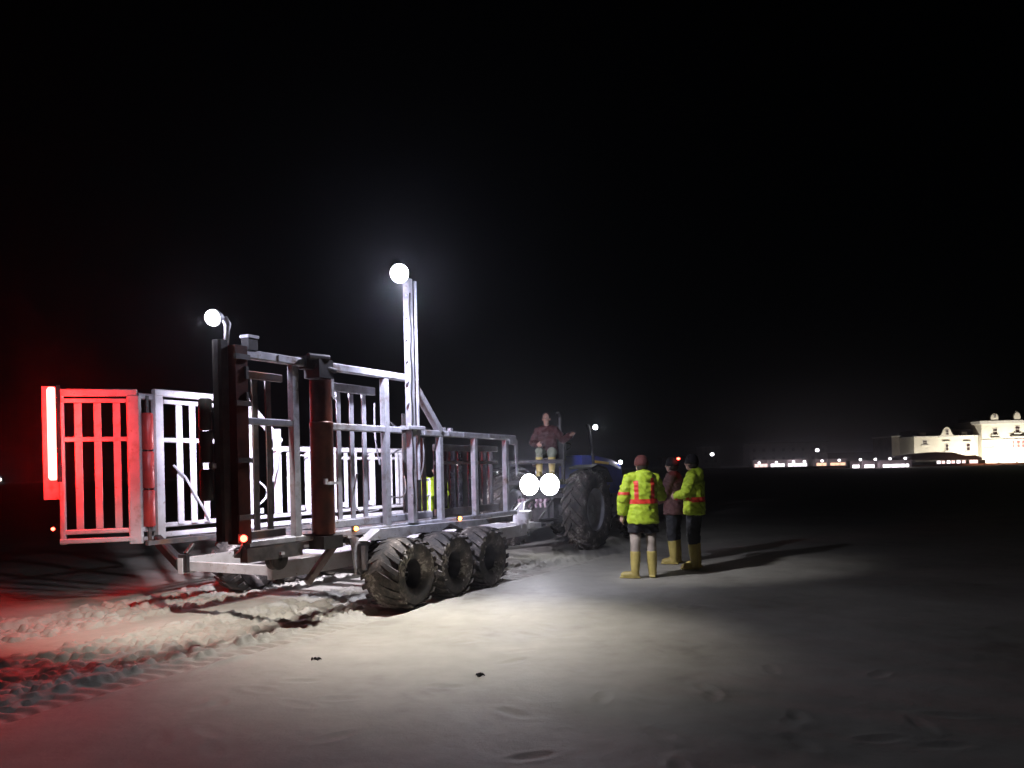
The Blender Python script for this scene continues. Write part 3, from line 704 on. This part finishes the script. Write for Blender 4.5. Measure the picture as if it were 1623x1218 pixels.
def person(name, label, loc, rz, J, mats, head_dir=0.0, parts=(), group=None, hi=True):
    """J: joints in metres, the figure facing +Y, its right hand on +X"""
    P = empty(name, loc, rz); tag(P, label, 'person', group)
    body = MB(); hx = J['head']; nk = J['neck']; ch = J['chest']; pv = J['pelvis']
    hd = Vector((math.sin(head_dir), math.cos(head_dir), 0)); hs = Vector((hd.y, -hd.x, 0)); H0 = Vector(hx)
    body.ball(H0 + Vector((0, 0, .03)) - hd * .012, (.078, .095, .10), 18, 12)
    body.ball(H0 + hd * .035 - Vector((0, 0, .045)), (.058, .06, .075), 14, 10)
    body.tube([H0 + hd * .085 + Vector((0, 0, .02)), H0 + hd * .115 - Vector((0, 0, .02)), H0 + hd * .095 - Vector((0, 0, .03))], [.009, .016, .012], 8)
    body.tube([H0 + hd * .08 - hs * .022 - Vector((0, 0, .065)), H0 + hd * .092 - Vector((0, 0, .065)), H0 + hd * .08 + hs * .022 - Vector((0, 0, .065))], .008, 6)
    for sgn in (-1, 1): body.ball(H0 + hs * sgn * .082 - Vector((0, 0, .01)) - hd * .01, (.014, .022, .032), 8, 6)
    body.tube([tuple(H0 - Vector((0, 0, .05))), nk, mix(nk, ch, .35)], [.052, .058, .07], 12)
    body.tube([pv, mix(pv, ch, .5), ch, mix(ch, nk, .6)], [(.15, .105), (.135, .095), (.165, .11), (.11, .07)], 16)
    for sgn, q in ((1, 'r'), (-1, 'l')):
        s_, e_, w_ = J['sh_' + q], J['el_' + q], J['wr_' + q]
        body.tube([mix(s_, ch, .4), s_, mix(s_, e_, .5), e_, mix(e_, w_, .4), w_], [.055, .058, .048, .040, .038, .026], 10)
        hand(body, w_, tuple(Vector(w_) - Vector(e_)), J.get('palm_' + q, (-sgn, 0, 0)), J.get('curl_' + q, .5), 1 if q == 'r' else -1)
        h_, k_, a_ = J['hip_' + q], J['kn_' + q], J['an_' + q]; ft_ = J['toe_' + q]
        body.tube([mix(h_, pv, .3), h_, mix(h_, k_, .5), k_, mix(k_, a_, .35), a_], [.09, .088, .074, .056, .055, .038], 12)
        body.tube([a_, mix(a_, ft_, .5), ft_], [.036, .036, .026], 8)
    bo = remesh(body, 'body', .011, mats['skin'], P)
    for sgn in (-1, 1): MB().ball(H0 + hd * .082 + hs * sgn * .031 + Vector((0, 0, .012)), .011, 8, 6).build('eye', mats['eye'], P)
    # jacket
    jk = MB(); hem = J.get('hem', mix(pv, (pv[0], pv[1], 0), .16))
    jk.tube([hem, pv, mix(pv, ch, .5), ch, mix(ch, nk, .55), mix(ch, nk, .85)], [(.225, .165), (.22, .16), (.205, .152), (.215, .16), (.155, .115), (.08, .08)], 20)
    for q in 'rl':
        s_, e_, w_ = J['sh_' + q], J['el_' + q], J['wr_' + q]
        jk.tube([mix(s_, ch, .45), s_, mix(s_, e_, .5), e_, mix(e_, w_, .5), mix(e_, w_, .92)], [.09, .085, .08, .074, .068, .06], 12); jk.tube([mix(nk, ch, .35), mix(mix(nk, ch, .2), s_, .6), s_], [.09, .085, .08], 12)
    if J.get('hood'):
        c = Vector(nk); jk.ball(c - hd * .085 - Vector((0, 0, .06)), (.12, .075, .11), 14, 10); jk.tube([c + hs * .10 - hd * .02, c - hd * .09 - Vector((0, 0, .0)), c - hs * .10 - hd * .02], [.04, .05, .04], 10)
    jo = remesh(jk, 'jacket', .013, mats['jacket'], P, 2, .013)
    # trousers or shorts
    tr = MB(); lowr = J.get('short', 1.0)
    tr.tube([mix(pv, ch, .25), pv, mix(J['hip_r'], J['hip_l'], .5)], [(.17, .125), (.175, .13), (.16, .12)], 16)
    for q in 'rl':
        h_, k_, a_ = J['hip_' + q], J['kn_' + q], J['an_' + q]
        if lowr < 1: tr.tube([mix(h_, pv, .3), h_, mix(h_, k_, lowr)], [.105, .112, .115], 12)
        else: tr.tube([mix(h_, pv, .3), h_, mix(h_, k_, .5), k_, mix(k_, a_, .25), mix(k_, a_, .38)], [.1, .105, .092, .078, .066, .052], 12)
    remesh(tr, 'shorts' if lowr < 1 else 'trousers', .013, mats['trousers'], P, 2, .012)
    if lowr < 1 and 'leggings' in mats:
        for q in 'rl':
            h_, k_, a_ = J['hip_' + q], J['kn_' + q], J['an_' + q]
            MB().tube([mix(h_, k_, lowr * .9), k_, mix(k_, a_, .3), mix(k_, a_, .55)], [.088, .075, .07, .06], 12).build('trouser_leg', mats['leggings'], P, True)
    for q in 'rl':
        k_, a_, ft_ = J['kn_' + q], J['an_' + q], J['toe_' + q]
        bt = MB(); top = mix(k_, a_, .28); z0 = a_[2] - .085
        bt.tube([top, mix(top, a_, .5), mix(top, a_, .95), (a_[0], a_[1], z0 + .03)], [.075, .07, .06, .058], 12)
        hl = Vector(a_) - (Vector(ft_) - Vector(a_)).normalized() * .045
        bt.tube([(hl.x, hl.y, z0 + .035), (*mix(a_, ft_, .4)[:2], z0 + .05), (*mix(a_, ft_, .85)[:2], z0 + .042), (*mix(a_, ft_, 1.12)[:2], z0 + .035)], [.042, .05, .05, .03], 10)
        fv = (Vector(ft_) - Vector(a_)); fv.z = 0; fv.normalize()
        bt.beam((hl.x - fv.x * .03, hl.y - fv.y * .03, z0 + .012), (*mix(a_, ft_, 1.2)[:2], z0 + .012), .09, .022)
        remesh(bt, 'boot', .009, mats['boot'], P, 2, .003)
    # headwear
    if mats.get('cap'):
        MB().lathe([(.0, .155), (.05, .148), (.086, .11), (.103, .05), (.106, .0), (.098, .0), (.0, .14)], 20, 'Z', tuple(H0 - hd * .012 + Vector((0, 0, -.015)))).build('cap', mats['cap'], P, True)
        o = MB().ball(H0 - hd * .03 + Vector((0, 0, -.02)), (.083, .085, .09), 14, 10).build('hair', HAIR, P, True)
    else:
        MB().ball(H0 - hd * .025 + Vector((0, 0, .035)), (.088, .098, .103), 16, 12).build('hair', mats.get('hair', HAIR), P, True)
    return P, jo
def bands(jo, preds, m, name='reflective_band', off=.006):
    me = jo.data
    for pr in preds:
        vmap = {}; vs = []; fs = []
        for p in me.polygons:
            if pr(p.center, p.normal):
                f = []
                for i in p.vertices:
                    if i not in vmap:
                        v = me.vertices[i]; vmap[i] = len(vs); vs.append(tuple(v.co + v.normal * off))
                    f.append(vmap[i])
                fs.append(tuple(f))
        if fs:
            nm = bpy.data.meshes.new(name); nm.from_pydata(vs, [], fs); nm.update(); nm.materials.append(m)
            nm.polygons.foreach_set('use_smooth', [True] * len(fs)); link(name, nm, jo.parent)
EYE = mat('eye', (.2, .18, .17), None, .2)
def standing(h=1.75, **kw):
    k = h / 1.75
    J = dict(head=(0, .03, 1.63), neck=(0, 0, 1.50), chest=(0, 0, 1.33), pelvis=(0, 0, .96),
             sh_r=(.195, 0, 1.42), el_r=(.25, -.02, 1.13), wr_r=(.25, .06, .90), sh_l=(-.195, 0, 1.42), el_l=(-.25, -.02, 1.13), wr_l=(-.25, .06, .90),
             hip_r=(.095, 0, .92), kn_r=(.11, .02, .50), an_r=(.12, -.01, .09), toe_r=(.15, .16, .03), hip_l=(-.095, 0, .92), kn_l=(-.11, .02, .50), an_l=(-.12, -.01, .09), toe_l=(-.15, .16, .03))
    J.update(kw)
    for q, v in list(J.items()):
        if isinstance(v, tuple) and not q.startswith('palm'): J[q] = tuple(c * k for c in v)
    return J
base = dict(skin=SKIN, eye=EYE, trousers=SHORTS, boot=BOOT)
# the front worker, back to the camera
J = standing(1.75, el_l=(-.30, -.04, 1.15), wr_l=(-.29, .04, .90), el_r=(.30, .06, 1.16), wr_r=(.26, .30, 1.30), palm_r=(-.6, .3, -.3), hem=(0, 0, .79), short=.62, hood=True,
             an_l=(-.13, -.02, .09), toe_l=(-.30, .05, .03), an_r=(.14, .05, .09), toe_r=(.19, .21, .03), kn_r=(.13, .05, .5))
P1, j1 = person('person', 'worker in lime hi-vis jacket with red braces and yellow boots, back turned', (1.86, 11.32, sand_z(1.86, 11.32)), R(5), J,
                dict(base, jacket=HIVIS, cap=CAP, leggings=mat('beige trouser fabric', (.42, .36, .29), (.33, .28, .22), .8)), -.3)
bands(j1, [lambda c, n: n.y < -.05 and abs(c.x) < .2 and 1.075 < c.z < 1.135,
           lambda c, n: n.y < -.15 and -.145 < c.x < -.09 and 1.135 <= c.z < 1.40,
           lambda c, n: n.y < -.15 and .085 < c.x < .145 and 1.135 <= c.z < 1.43,
           lambda c, n: c.x < -.205 and 1.20 < c.z < 1.245], ORANGE)
# the two further off
PINK = mat('dull pink brown jacket fabric', (.20, .095, .085), (.13, .06, .055), .75, 0, 9, .3, 14)
OLIVE = mat('dark work trousers', (.03, .032, .035), (.018, .018, .02), .8)
J = standing(1.74, el_l=(-.24, .10, 1.14), wr_l=(-.12, .26, 1.02), el_r=(.24, .10, 1.14), wr_r=(.12, .28, 1.04), hem=(0, 0, .82))
P2, j2 = person('person', 'worker in dull pinkish jacket and tan boots facing the trailer', (2.66, 13.0, sand_z(2.66, 13.0)), R(62), J, dict(base, jacket=PINK, trousers=OLIVE, cap=SHORTS), .2)
J = standing(1.78, el_l=(-.28, .08, 1.17), wr_l=(-.10, .26, 1.12), el_r=(.28, .06, 1.17), wr_r=(.10, .26, 1.13), hem=(0, 0, .84), hood=True)
P3, j3 = person('person', 'worker in hi-vis jacket and dark trousers, rightmost of the group', (2.84, 12.35, sand_z(2.84, 12.35)), R(66), J, dict(base, jacket=HIVIS, trousers=OLIVE, cap=SHORTS), .3)
bands(j3, [lambda c, n: n.y < .4 and 1.05 < c.z < 1.12 and abs(c.x) < .22, lambda c, n: c.x > .12 and n.x > .2 and 1.12 <= c.z < 1.2], ORANGE)
hl = MB().ball((0, 0, 0), (.028, .02, .02), 10, 6).build('head_torch', LAMPR)
hl.location = (2.66 + .06, 12.88, 1.72); tag(hl, 'small red head torch worn on a dark cap', 'torch')
# the two behind the trailer
J = standing(1.72, el_l=(-.28, .1, 1.17), wr_l=(-.14, .3, 1.1), el_r=(.3, .05, 1.2), wr_r=(.3, .3, 1.15), hem=(0, 0, .82), head=(0, .09, 1.60), neck=(0, .05, 1.49), chest=(0, .02, 1.33))
P4, j4 = person('person', 'worker in hi-vis jacket bending beside the ladder behind the trailer', (-1.83, 16.0, 0), R(150), J, dict(base, jacket=HIVIS, trousers=OLIVE, cap=SHORTS), 0)
J = standing(1.76, hem=(0, 0, .82))
P5, j5 = person('person', 'worker in hi-vis jacket standing behind the trailer post', (-1.52, 16.35, 0), R(120), J, dict(base, jacket=HIVIS, trousers=OLIVE), .3)
# driver, turned round in the cab to watch the trailer
J = dict(head=(0, .10, .77), neck=(0, .05, .62), chest=(0, .02, .44), pelvis=(0, -.02, .08), sh_r=(.19, .03, .53), el_r=(.28, .10, .28), wr_r=(.16, .32, .24), sh_l=(-.19, .03, .53), el_l=(-.34, .14, .32), wr_l=(-.52, .34, .42), palm_l=(0, 0, -1),
         hip_r=(.095, .02, .06), kn_r=(.13, .42, .10), an_r=(.13, .42, -.32), toe_r=(.14, .57, -.38), hip_l=(-.095, .02, .06), kn_l=(-.13, .42, .10), an_l=(-.12, .40, -.32), toe_l=(-.13, .55, -.38), hem=(0, .0, .0))
mw = K.matrix_basis
dl = Matrix.Translation((.70, 16.15, 0)) @ Matrix.Rotation(math.pi / 2 - HA, 4, 'Z') @ Vector((.16, .05, 1.86))
P6, j6 = person('person', 'driver in dark red jacket and pale trousers turned round in the tractor cab', tuple(dl), R(172), J, dict(base, jacket=mat('dark red jacket', (.07, .02, .02), (.04, .012, .012), .8), trousers=mat('pale trousers', (.2, .23, .16), (.14, .16, .11), .8)), .1)

# ------------------------------------------------------------------ debris on the sand
WEED = mat('dark seaweed', (.03, .027, .018), (.015, .013, .01), .6)
for k, (x, y, lab) in enumerate([(-.30, 6.16, 'dark seaweed scrap on bright sand, nearest the middle'), (-1.72, 6.75, 'flat seaweed scrap on the sand left of the bright pool of light')]):
    b = MB(); rr2 = random.Random(k)
    for i in range(7):
        a = rr2.uniform(0, 6.28); L = rr2.uniform(.015, .04); o = (rr2.uniform(-.03, .03), rr2.uniform(-.02, .02))
        b.tube([(o[0], o[1], .004), (o[0] + L * .5 * math.cos(a), o[1] + L * .5 * math.sin(a), .018), (o[0] + L * math.cos(a), o[1] + L * math.sin(a), .006)], [.006, .009, .003], 6)
    o = b.build('seaweed', WEED); o.location = (x, y, sand_z(x, y)); tag(o, lab, 'seaweed', 'seaweed scraps on the sand')
# ------------------------------------------------------------------ far shore
def sp(px, D): return (px - 811.5) / 1250.0 * D
PALE = mat('cream render', (.72, .68, .58), (.64, .60, .5), .8, 0, .4)
STONE = mat('dark stone', (.12, .10, .09), (.08, .07, .06), .8, 0, .3)
SLATE = mat('slate roof', (.06, .055, .075), (.04, .038, .05), .6, 0, .6)
BRICK = mat('brown sea wall brick', (.28, .10, .05), (.2, .07, .035), .8, 0, .5)
PANE = mat('dark window glass', (.05, .03, .03), None, .1)
TRIM = mat('white trim', (.75, .72, .66), None, .7)
BROWN = mat('brown awning', (.13, .07, .055), (.1, .05, .04), .8, 0, .5)

sw_ = MB().box((125, 206, .24), (90, .8, .5)).build('sea_wall', BRICK); tag(sw_, 'low brown sea wall in front of the floodlit hotel', 'wall')
tag(MB().box((125, 262, .14), (110, 111, .52)).build('promenade', STONE), kind='structure')

# hotel: facade on y = 220, promenade level z = .4
HY = 220.0; SC = HY / 1250.0
def hz(px, py): return 1.6 + ((745 - .0227 * (px - 811.5)) - py) * SC
def hx_(px): return (px - 811.5) * SC
HT = empty('hotel', (hx_(1557), HY, .4)); tag(HT, 'cream floodlit seafront hotel with curved gables and dark windows', 'building')
off = Vector((hx_(1557), HY, .4))
def hbox(name, m, px0, px1, z0, z1, y0, y1, parent=HT):
    return MB().box(((hx_(px0) + hx_(px1)) / 2 - off.x, (y0 + y1) / 2, (z0 + z1) / 2 - .4), (hx_(px1) - hx_(px0), y1 - y0, z1 - z0)).build(name, m, parent)
zt = hz(1590, 672)   # eaves of the main block
w1 = hbox('wall', PALE, 1557, 1665, .4, zt, 0, 14)
hbox('parapet', TRIM, 1553, 1668, zt, zt + .9, -.5, 14.2, w1)
hbox('string_course', TRIM, 1556.5, 1666, zt - 4.6, zt - 4.35, -.25, 0, w1)
hbox('roof', SLATE, 1562, 1660, zt + .9, zt + 1.9, 2, 13)
def arch(name, px, zb, w, h, wing):
    x = hx_(px) - off.x; pts = [(x - w / 2, zb - .4), (x - w / 2, zb + h * .45 - .4)] + [(x + w / 2 * math.cos(a), zb + h * .45 - .4 + h * .55 * math.sin(a)) for a in [math.pi * (1 - i / 10) for i in range(1, 10)]] + [(x + w / 2, zb + h * .45 - .4), (x + w / 2, zb - .4)]
    return MB().prism(pts, 'Y', -.35, .5).build(name, PALE, wing)
def window(px, py, wpx, hpx, wing, y=0.0, sill=True, m=PANE):
    x = hx_(px) - off.x; z = hz(px, py) - .4; w, h = wpx * SC, hpx * SC
    f = MB()
    for dx in (-w / 2, w / 2): f.box((x + dx, y - .06, z), (.14, .14, h + .14))
    for dz in (-h / 2, 0, h / 2): f.box((x, y - .05, z + dz), (w, .12, .12))
    f = f.build('window', TRIM, HT); MB().box((x, y - .02, z), (w, .06, h)).build('pane', m, f)
    if sill: MB().box((x, y - .15, z - h / 2 - .35), (w + .8, .45, .28)).build('sill', TRIM, f)
    return f
g1 = arch('gable', 1577, zt + .6, 2.1, 2.3, HT); window(1577, 660.5, 4, 4, HT, -.36, False)
g2 = arch('gable', 1613, zt + .9, 1.7, 2.2, HT); MB().box((hx_(1613) - off.x, .1, zt + 3.1 - .4), (.5, .5, .7)).build('finial', TRIM, g2)
window(1578, 684, 7.5, 8.5, HT); window(1613.5, 680.5, 7.5, 9.5, HT)
MB().box((hx_(1578) - off.x, -.25, hz(1578, 693.6) - .4), (2.6, .5, .22)).build('hood_mould', STONE, HT)
MB().box((hx_(1620) - off.x, -.3, hz(1620, 691.3) - .4), (6.5, .7, .25)).build('hood_mould', STONE, HT)
REDF = mat('red window frame', (.35, .1, .09), None, .5)
for px in (1606.5, 1614.5, 1622.5): window(px, 704, 3.6 if px < 1610 else 5.5, 12, HT, 0, False, REDF)
# weathered lettering on the wall: strokes of a sign too blurred to read
lt = MB(); rr2 = random.Random(9); z = hz(1577, 709.5) - .4
for i in range(15):
    x = hx_(1561 + i * 2.3) - off.x; h = (.75 if i in (0, 5, 6, 14) else .42) ; zz = z + (h - .42) / 2 - .12 * math.sin(i * .7)
    lt.box((x, -.05, zz), (.11, .06, h), 0); lt.box((x + .14, -.05, zz - h * .3 + .1 * (i % 3)), (.24, .06, .11))
lt.build('sign_lettering', mat('grey lettering', (.12, .115, .11), None, .7), HT)
# lower wing with the shaped gable
ze = hz(1510, 692.5)
w2 = hbox('wing_wall', PALE, 1454, 1556.6, .4, ze, 1.5, 12)
hbox('cornice', TRIM, 1453, 1556.4, ze, ze + .35, 1.1, 12.2, w2)
hbox('wing_roof', SLATE, 1456, 1556, ze + .36, ze + 2.1, 4, 11)
x = hx_(1505.5) - off.x; gz = ze - .4
gp_ = [(-2.3, -.2), (-2.3, .25), (-1.7, .6), (-1.25, 1.3), (-1.05, 2.0), (-.6, 2.55), (0, 2.8), (.6, 2.55), (1.05, 2.0), (1.25, 1.3), (1.7, .6), (2.3, .25), (2.3, -.2)]
MB().prism([(x + a, gz + c) for a, c in gp_], 'Y', 1.15, 1.48).build('shaped_gable', PALE, HT)
window(1506, 685.5, 4.5, 8, HT, 1.14, False)
window(1506, 709, 5, 10, HT, 1.5); window(1540, 708.5, 6, 11, HT, 1.5); window(1471, 701, 7, 6, HT, 1.5)
for px in (1505, 1538): MB().box((hx_(px) - off.x, 1.3, hz(px, 699) - .4), (2.0, .4, .2)).build('hood_mould', STONE, HT)
for px in (1473, 1539): MB().box((hx_(px) - off.x, 3.6, ze + .95 - .4), (1.7, 1.2, .9)).build('dormer', TRIM, HT)
# floodlights washing the hotel; the one before the hall is added to brighten it
for px, en, yy, lab in ((1440, 2500, -5, 'added to brighten the dark hall'), (1475, 1700, -5, 'first from the left'), (1505, 3300, -5, 'under the shaped gable'), (1532, 5000, -5, 'right of the shaped gable'), (1562, 7000, -6, 'at the corner of the tall block'), (1590, 7500, -6, 'under the blurred lettering'), (1615, 7500, -6, 'under the red framed windows'), (1640, 7500, -6, 'last on the right')):
    f = MB().box((hx_(px), HY + yy, .55), (.4, .3, .3)).build('wall_floodlight', DARK); tag(f, 'small floodlight at the foot of the hotel, ' + lab, 'lamp', 'hotel floodlights')
    lamp('wall_flood', 'SPOT', (hx_(px), HY + yy, .85), en, (1.0, .93, .80), .3, None, (0, 5, 3.2), 150, 1.0)
for px, lab in ((1560, 'left one of three at the sea wall foot'), (1590, 'middle one of three at the sea wall foot'), (1618, 'right one of three at the sea wall foot')):  # added lamps, put in to brighten the sea wall
    f = MB().box((sp(px, 202), 202, .12), (.3, .3, .24)).build('added_beach_light', DARK); tag(f, 'tiny added lamp to brighten the wall, ' + lab, 'lamp', 'added sea wall lights')
    lamp('added_beach_spot', 'SPOT', (sp(px, 202), 202.2, .3), 420, (1.0, .7, .5), .2, None, (0, 4, -.1), 160, 1.0)
# brown roofed pavilion
PV = empty('pavilion', (hx_(1470), 212, .4)); tag(PV, 'low pavilion with wide brown sloping roof left of the hotel', 'building')
po = hx_(1470)
MB().prism([(hx_(1396) - po, 1.1), (hx_(1400) - po, 2.6), (hx_(1452) - po, 3.4), (hx_(1478) - po, 3.2), (hx_(1505) - po, 1.95), (hx_(1513) - po, 2.3), (hx_(1523) - po, 1.6), (hx_(1523) - po, 1.1)], 'Y', -2, 3).build('roof', BROWN, PV)
MB().box((0, .3, .5), (hx_(1520) - hx_(1400), 3.4, 1.15)).build('wall', STONE, PV)
LITP = glow('lit pink window', (1.0, .66, .62), 2.2); LITW = glow('lit white window', (1.0, .92, .98), 3.5); LITO = glow('lit orange window', (1.0, .58, .38), 2.2)
for i, px in enumerate((1459, 1466, 1474, 1481, 1489, 1497)): MB().box((hx_(px) - po, -1.42, .62), (.9, .05, .75)).build('lit_window', LITP if i % 2 else LITW, PV)
MB().box((hx_(1512) - po, -1.42, .6), (2.2, .05, .9)).build('lit_door', LITP, PV)
# dark hall further left
HL = empty('dark_hall', (sp(1428, 236), 236, .4)); tag(HL, 'unlit flat roofed hall beside the hotel wing', 'building')
zz = 1.6 + (731 - 694) * 236 / 1250 - .4
MB().box((0, 0, zz / 2), (11, 12, zz)).build('wall', mat('dull plaster', (.34, .30, .26), None, .8, 0, .4), HL); MB().box((0, -.3, zz + .2), (11.8, 12.6, .4)).build('flat_roof', TRIM, HL)
MB().box((2.6, -6.1, zz - 1.7), (3.6, .06, 1.3)).build('window', PANE, HL)

# kiosks along the promenade, each with a lamp
KW = mat('kiosk boarding', (.5, .42, .45), (.4, .33, .36), .8, 0, .5)
ks = [(1207, 22, LITP, 400, 'leftmost kiosk of the lit row'), (1233, 23, LITW, 390, 'white lit kiosk, second from the left of the row'), (1264, 30, LITW, 378, 'long white lit kiosk, third from the left of the row'), (1303, 18, LITO, 362, 'orange lit kiosk under the tall street lamp'),
      (1328, 24, LITO, 352, 'orange lit kiosk, wider of the two orange ones'), (1359, 16, LITW, 204, 'narrow white kiosk just right of the orange ones'), (1378, 16, LITW, 202, 'narrow white kiosk nearer the hotel'), (1420, 42, LITW, 200, 'long white lit kiosk beside the pavilion')]
for px, wp, m, D, lab in ks:
    x = sp(px, D); s_ = D / 1250; w = wp * s_
    o = empty('kiosk', (x, D, 0)); tag(o, lab, 'kiosk', 'lit kiosks along the shore')
    f = D / 380; o.scale = (1, f, f)
    wl_ = MB().box((0, 1.5, 1.5), (w + 1.2, 3, 3.0)).build('wall', KW, o)
    MB().prism([(-w / 2 - 1, 3.0), (-w / 2 - .6, 3.5), (w / 2 + .6, 3.5), (w / 2 + 1, 3.0)], 'Y', -.8, 3.4).build('roof', KW, o)
    n_ = max(2, int(w / 2.2))
    for i in range(n_): MB().box((-w / 2 + w * (i + .5) / n_, -.04, .85), (w / n_ * .93, .06, 1.5)).build('lit_window', m, o)
lampm = MB().ball((0, 0, 0), (.75, .4, .62), 12, 8).mesh('lantern'); lampm.materials.append(glow('promenade lantern', (1.0, .93, 1.0), 5))
polem = MB().tube([(0, 0, 0), (0, 0, 1)], .07, 8).mesh('pole'); polem.materials.append(DARK)
def street_lamp(px, py, D, lab, sc=1.0, grp='lamps along the far shore', light=0):
    z = 1.6 + ((745 - .0227 * (px - 811.5)) - py) * D / 1250
    o = empty('street_lamp', (sp(px, D), D - 1.6, 0)); tag(o, lab, 'street lamp', grp)
    a = link('pole', polem, o); a.scale = (1, 1, z); b_ = link('lantern', lampm, o); b_.location = (0, 0, z); b_.scale = (sc, sc, sc)
    if light: lamp('lantern_light', 'POINT', (sp(px, D), D - 2.4, z), light, (1, .85, .95), .4)
ords = ['first', 'second', 'third', 'fourth', 'fifth', 'sixth', 'seventh', 'eighth', 'ninth', 'tenth']
for i, (px, py, D) in enumerate([(1202, 734, 398), (1229, 733.5, 388), (1256, 732.5, 378), (1273, 732, 374), (1301, 731, 360), (1328, 730, 350), (1359.5, 729, 202), (1383, 728.5, 200), (1406, 727.5, 198), (1430, 727, 198)]):
    street_lamp(px, py, D, f'low white lamp in front of the kiosks, {ords[i]} from the left', D / 400, light=350 * (D / 380) ** 2)
for px, py, D, sc, lab in [(1294, 714, 420, 1.5, 'tall street lamp over the orange lit kiosk'), (1128, 720.5, 420, 1.5, 'street lamp shining above the rightmost worker'), (1059, 738, 430, .8, 'faint far lamp just left of the red head torch'),
        (2, 760.5, 420, 1.6, 'far lamp at the left edge of the picture'), (188.5, 755, 420, 1.0, 'far lamp seen through the red gate'), (287, 751, 420, 1.0, 'far lamp seen through the white slatted panel'), (402, 747.5, 420, 1.0, 'far lamp seen behind the lifting leg'),
        (727, 737, 420, 1.2, 'far lamp seen between the front posts'), (768, 746, 420, 1.1, 'far lamp seen behind the front slats'), (789, 749, 430, .8, 'far lamp seen beside the last trailer post'), (1311, 722, 430, .8, 'small lamp on the roofline right of the tall street lamp')]:
    street_lamp(px, py, D, lab, sc, 'far lights on the shore')
# dim blocks behind the kiosks
DIM = mat('dim plaster', (.2, .18, .17), (.15, .135, .13), .8, 0, .3)
for px0, px1, py, D, lab in [(1188, 1312, 703, 450, 'dim long block behind the lit kiosks'), (1112, 1142, 708, 470, 'dim narrow block behind the street lamp'), (1312, 1400, 722, 400, 'dim low block behind the white kiosks'), (1050, 1112, 722, 480, 'faint block behind the workers')]:
    x0, x1 = sp(px0, D), sp(px1, D); z = 1.6 + (735.5 - py) * D / 1250
    o = empty('shore_block', ((x0 + x1) / 2, D, 0)); tag(o, lab, 'building', 'dim blocks on the shore')
    MB().box((0, 6, z / 2), (x1 - x0, 12, z)).build('wall', DIM, o); MB().box((0, 6, z + .3), (x1 - x0 + 1, 12.6, .6)).build('flat_roof', STONE, o)
    n_ = max(2, int((x1 - x0) / 5))
    wm = MB().box((0, 0, 0), (1.6, .08, 1.8)).mesh('window'); wm.materials.append(PANE)
    for i in range(n_):
        for zz in (z * .35, z * .72):
            if z > 6: w_ = link('window', wm, o); w_.location = ((-.5 + (i + .5) / n_) * (x1 - x0), -.03, zz)

# ------------------------------------------------------------------ night mist
hb = MB().box((0, 470, 14), (1700, 1180, 31)); hme = hb.mesh('haze')
hm = bpy.data.materials.new('mist'); hm.use_nodes = True; nt = hm.node_tree; nt.nodes.clear()
o = nt.nodes.new('ShaderNodeOutputMaterial'); v = nt.nodes.new('ShaderNodeVolumePrincipled')
v.inputs['Color'].default_value = (.9, .92, 1, 1); v.inputs['Density'].default_value = .00095; v.inputs['Anisotropy'].default_value = .88
nt.links.new(v.outputs[0], o.inputs['Volume']); hme.materials.append(hm)
tag(link('haze', hme), kind='stuff')
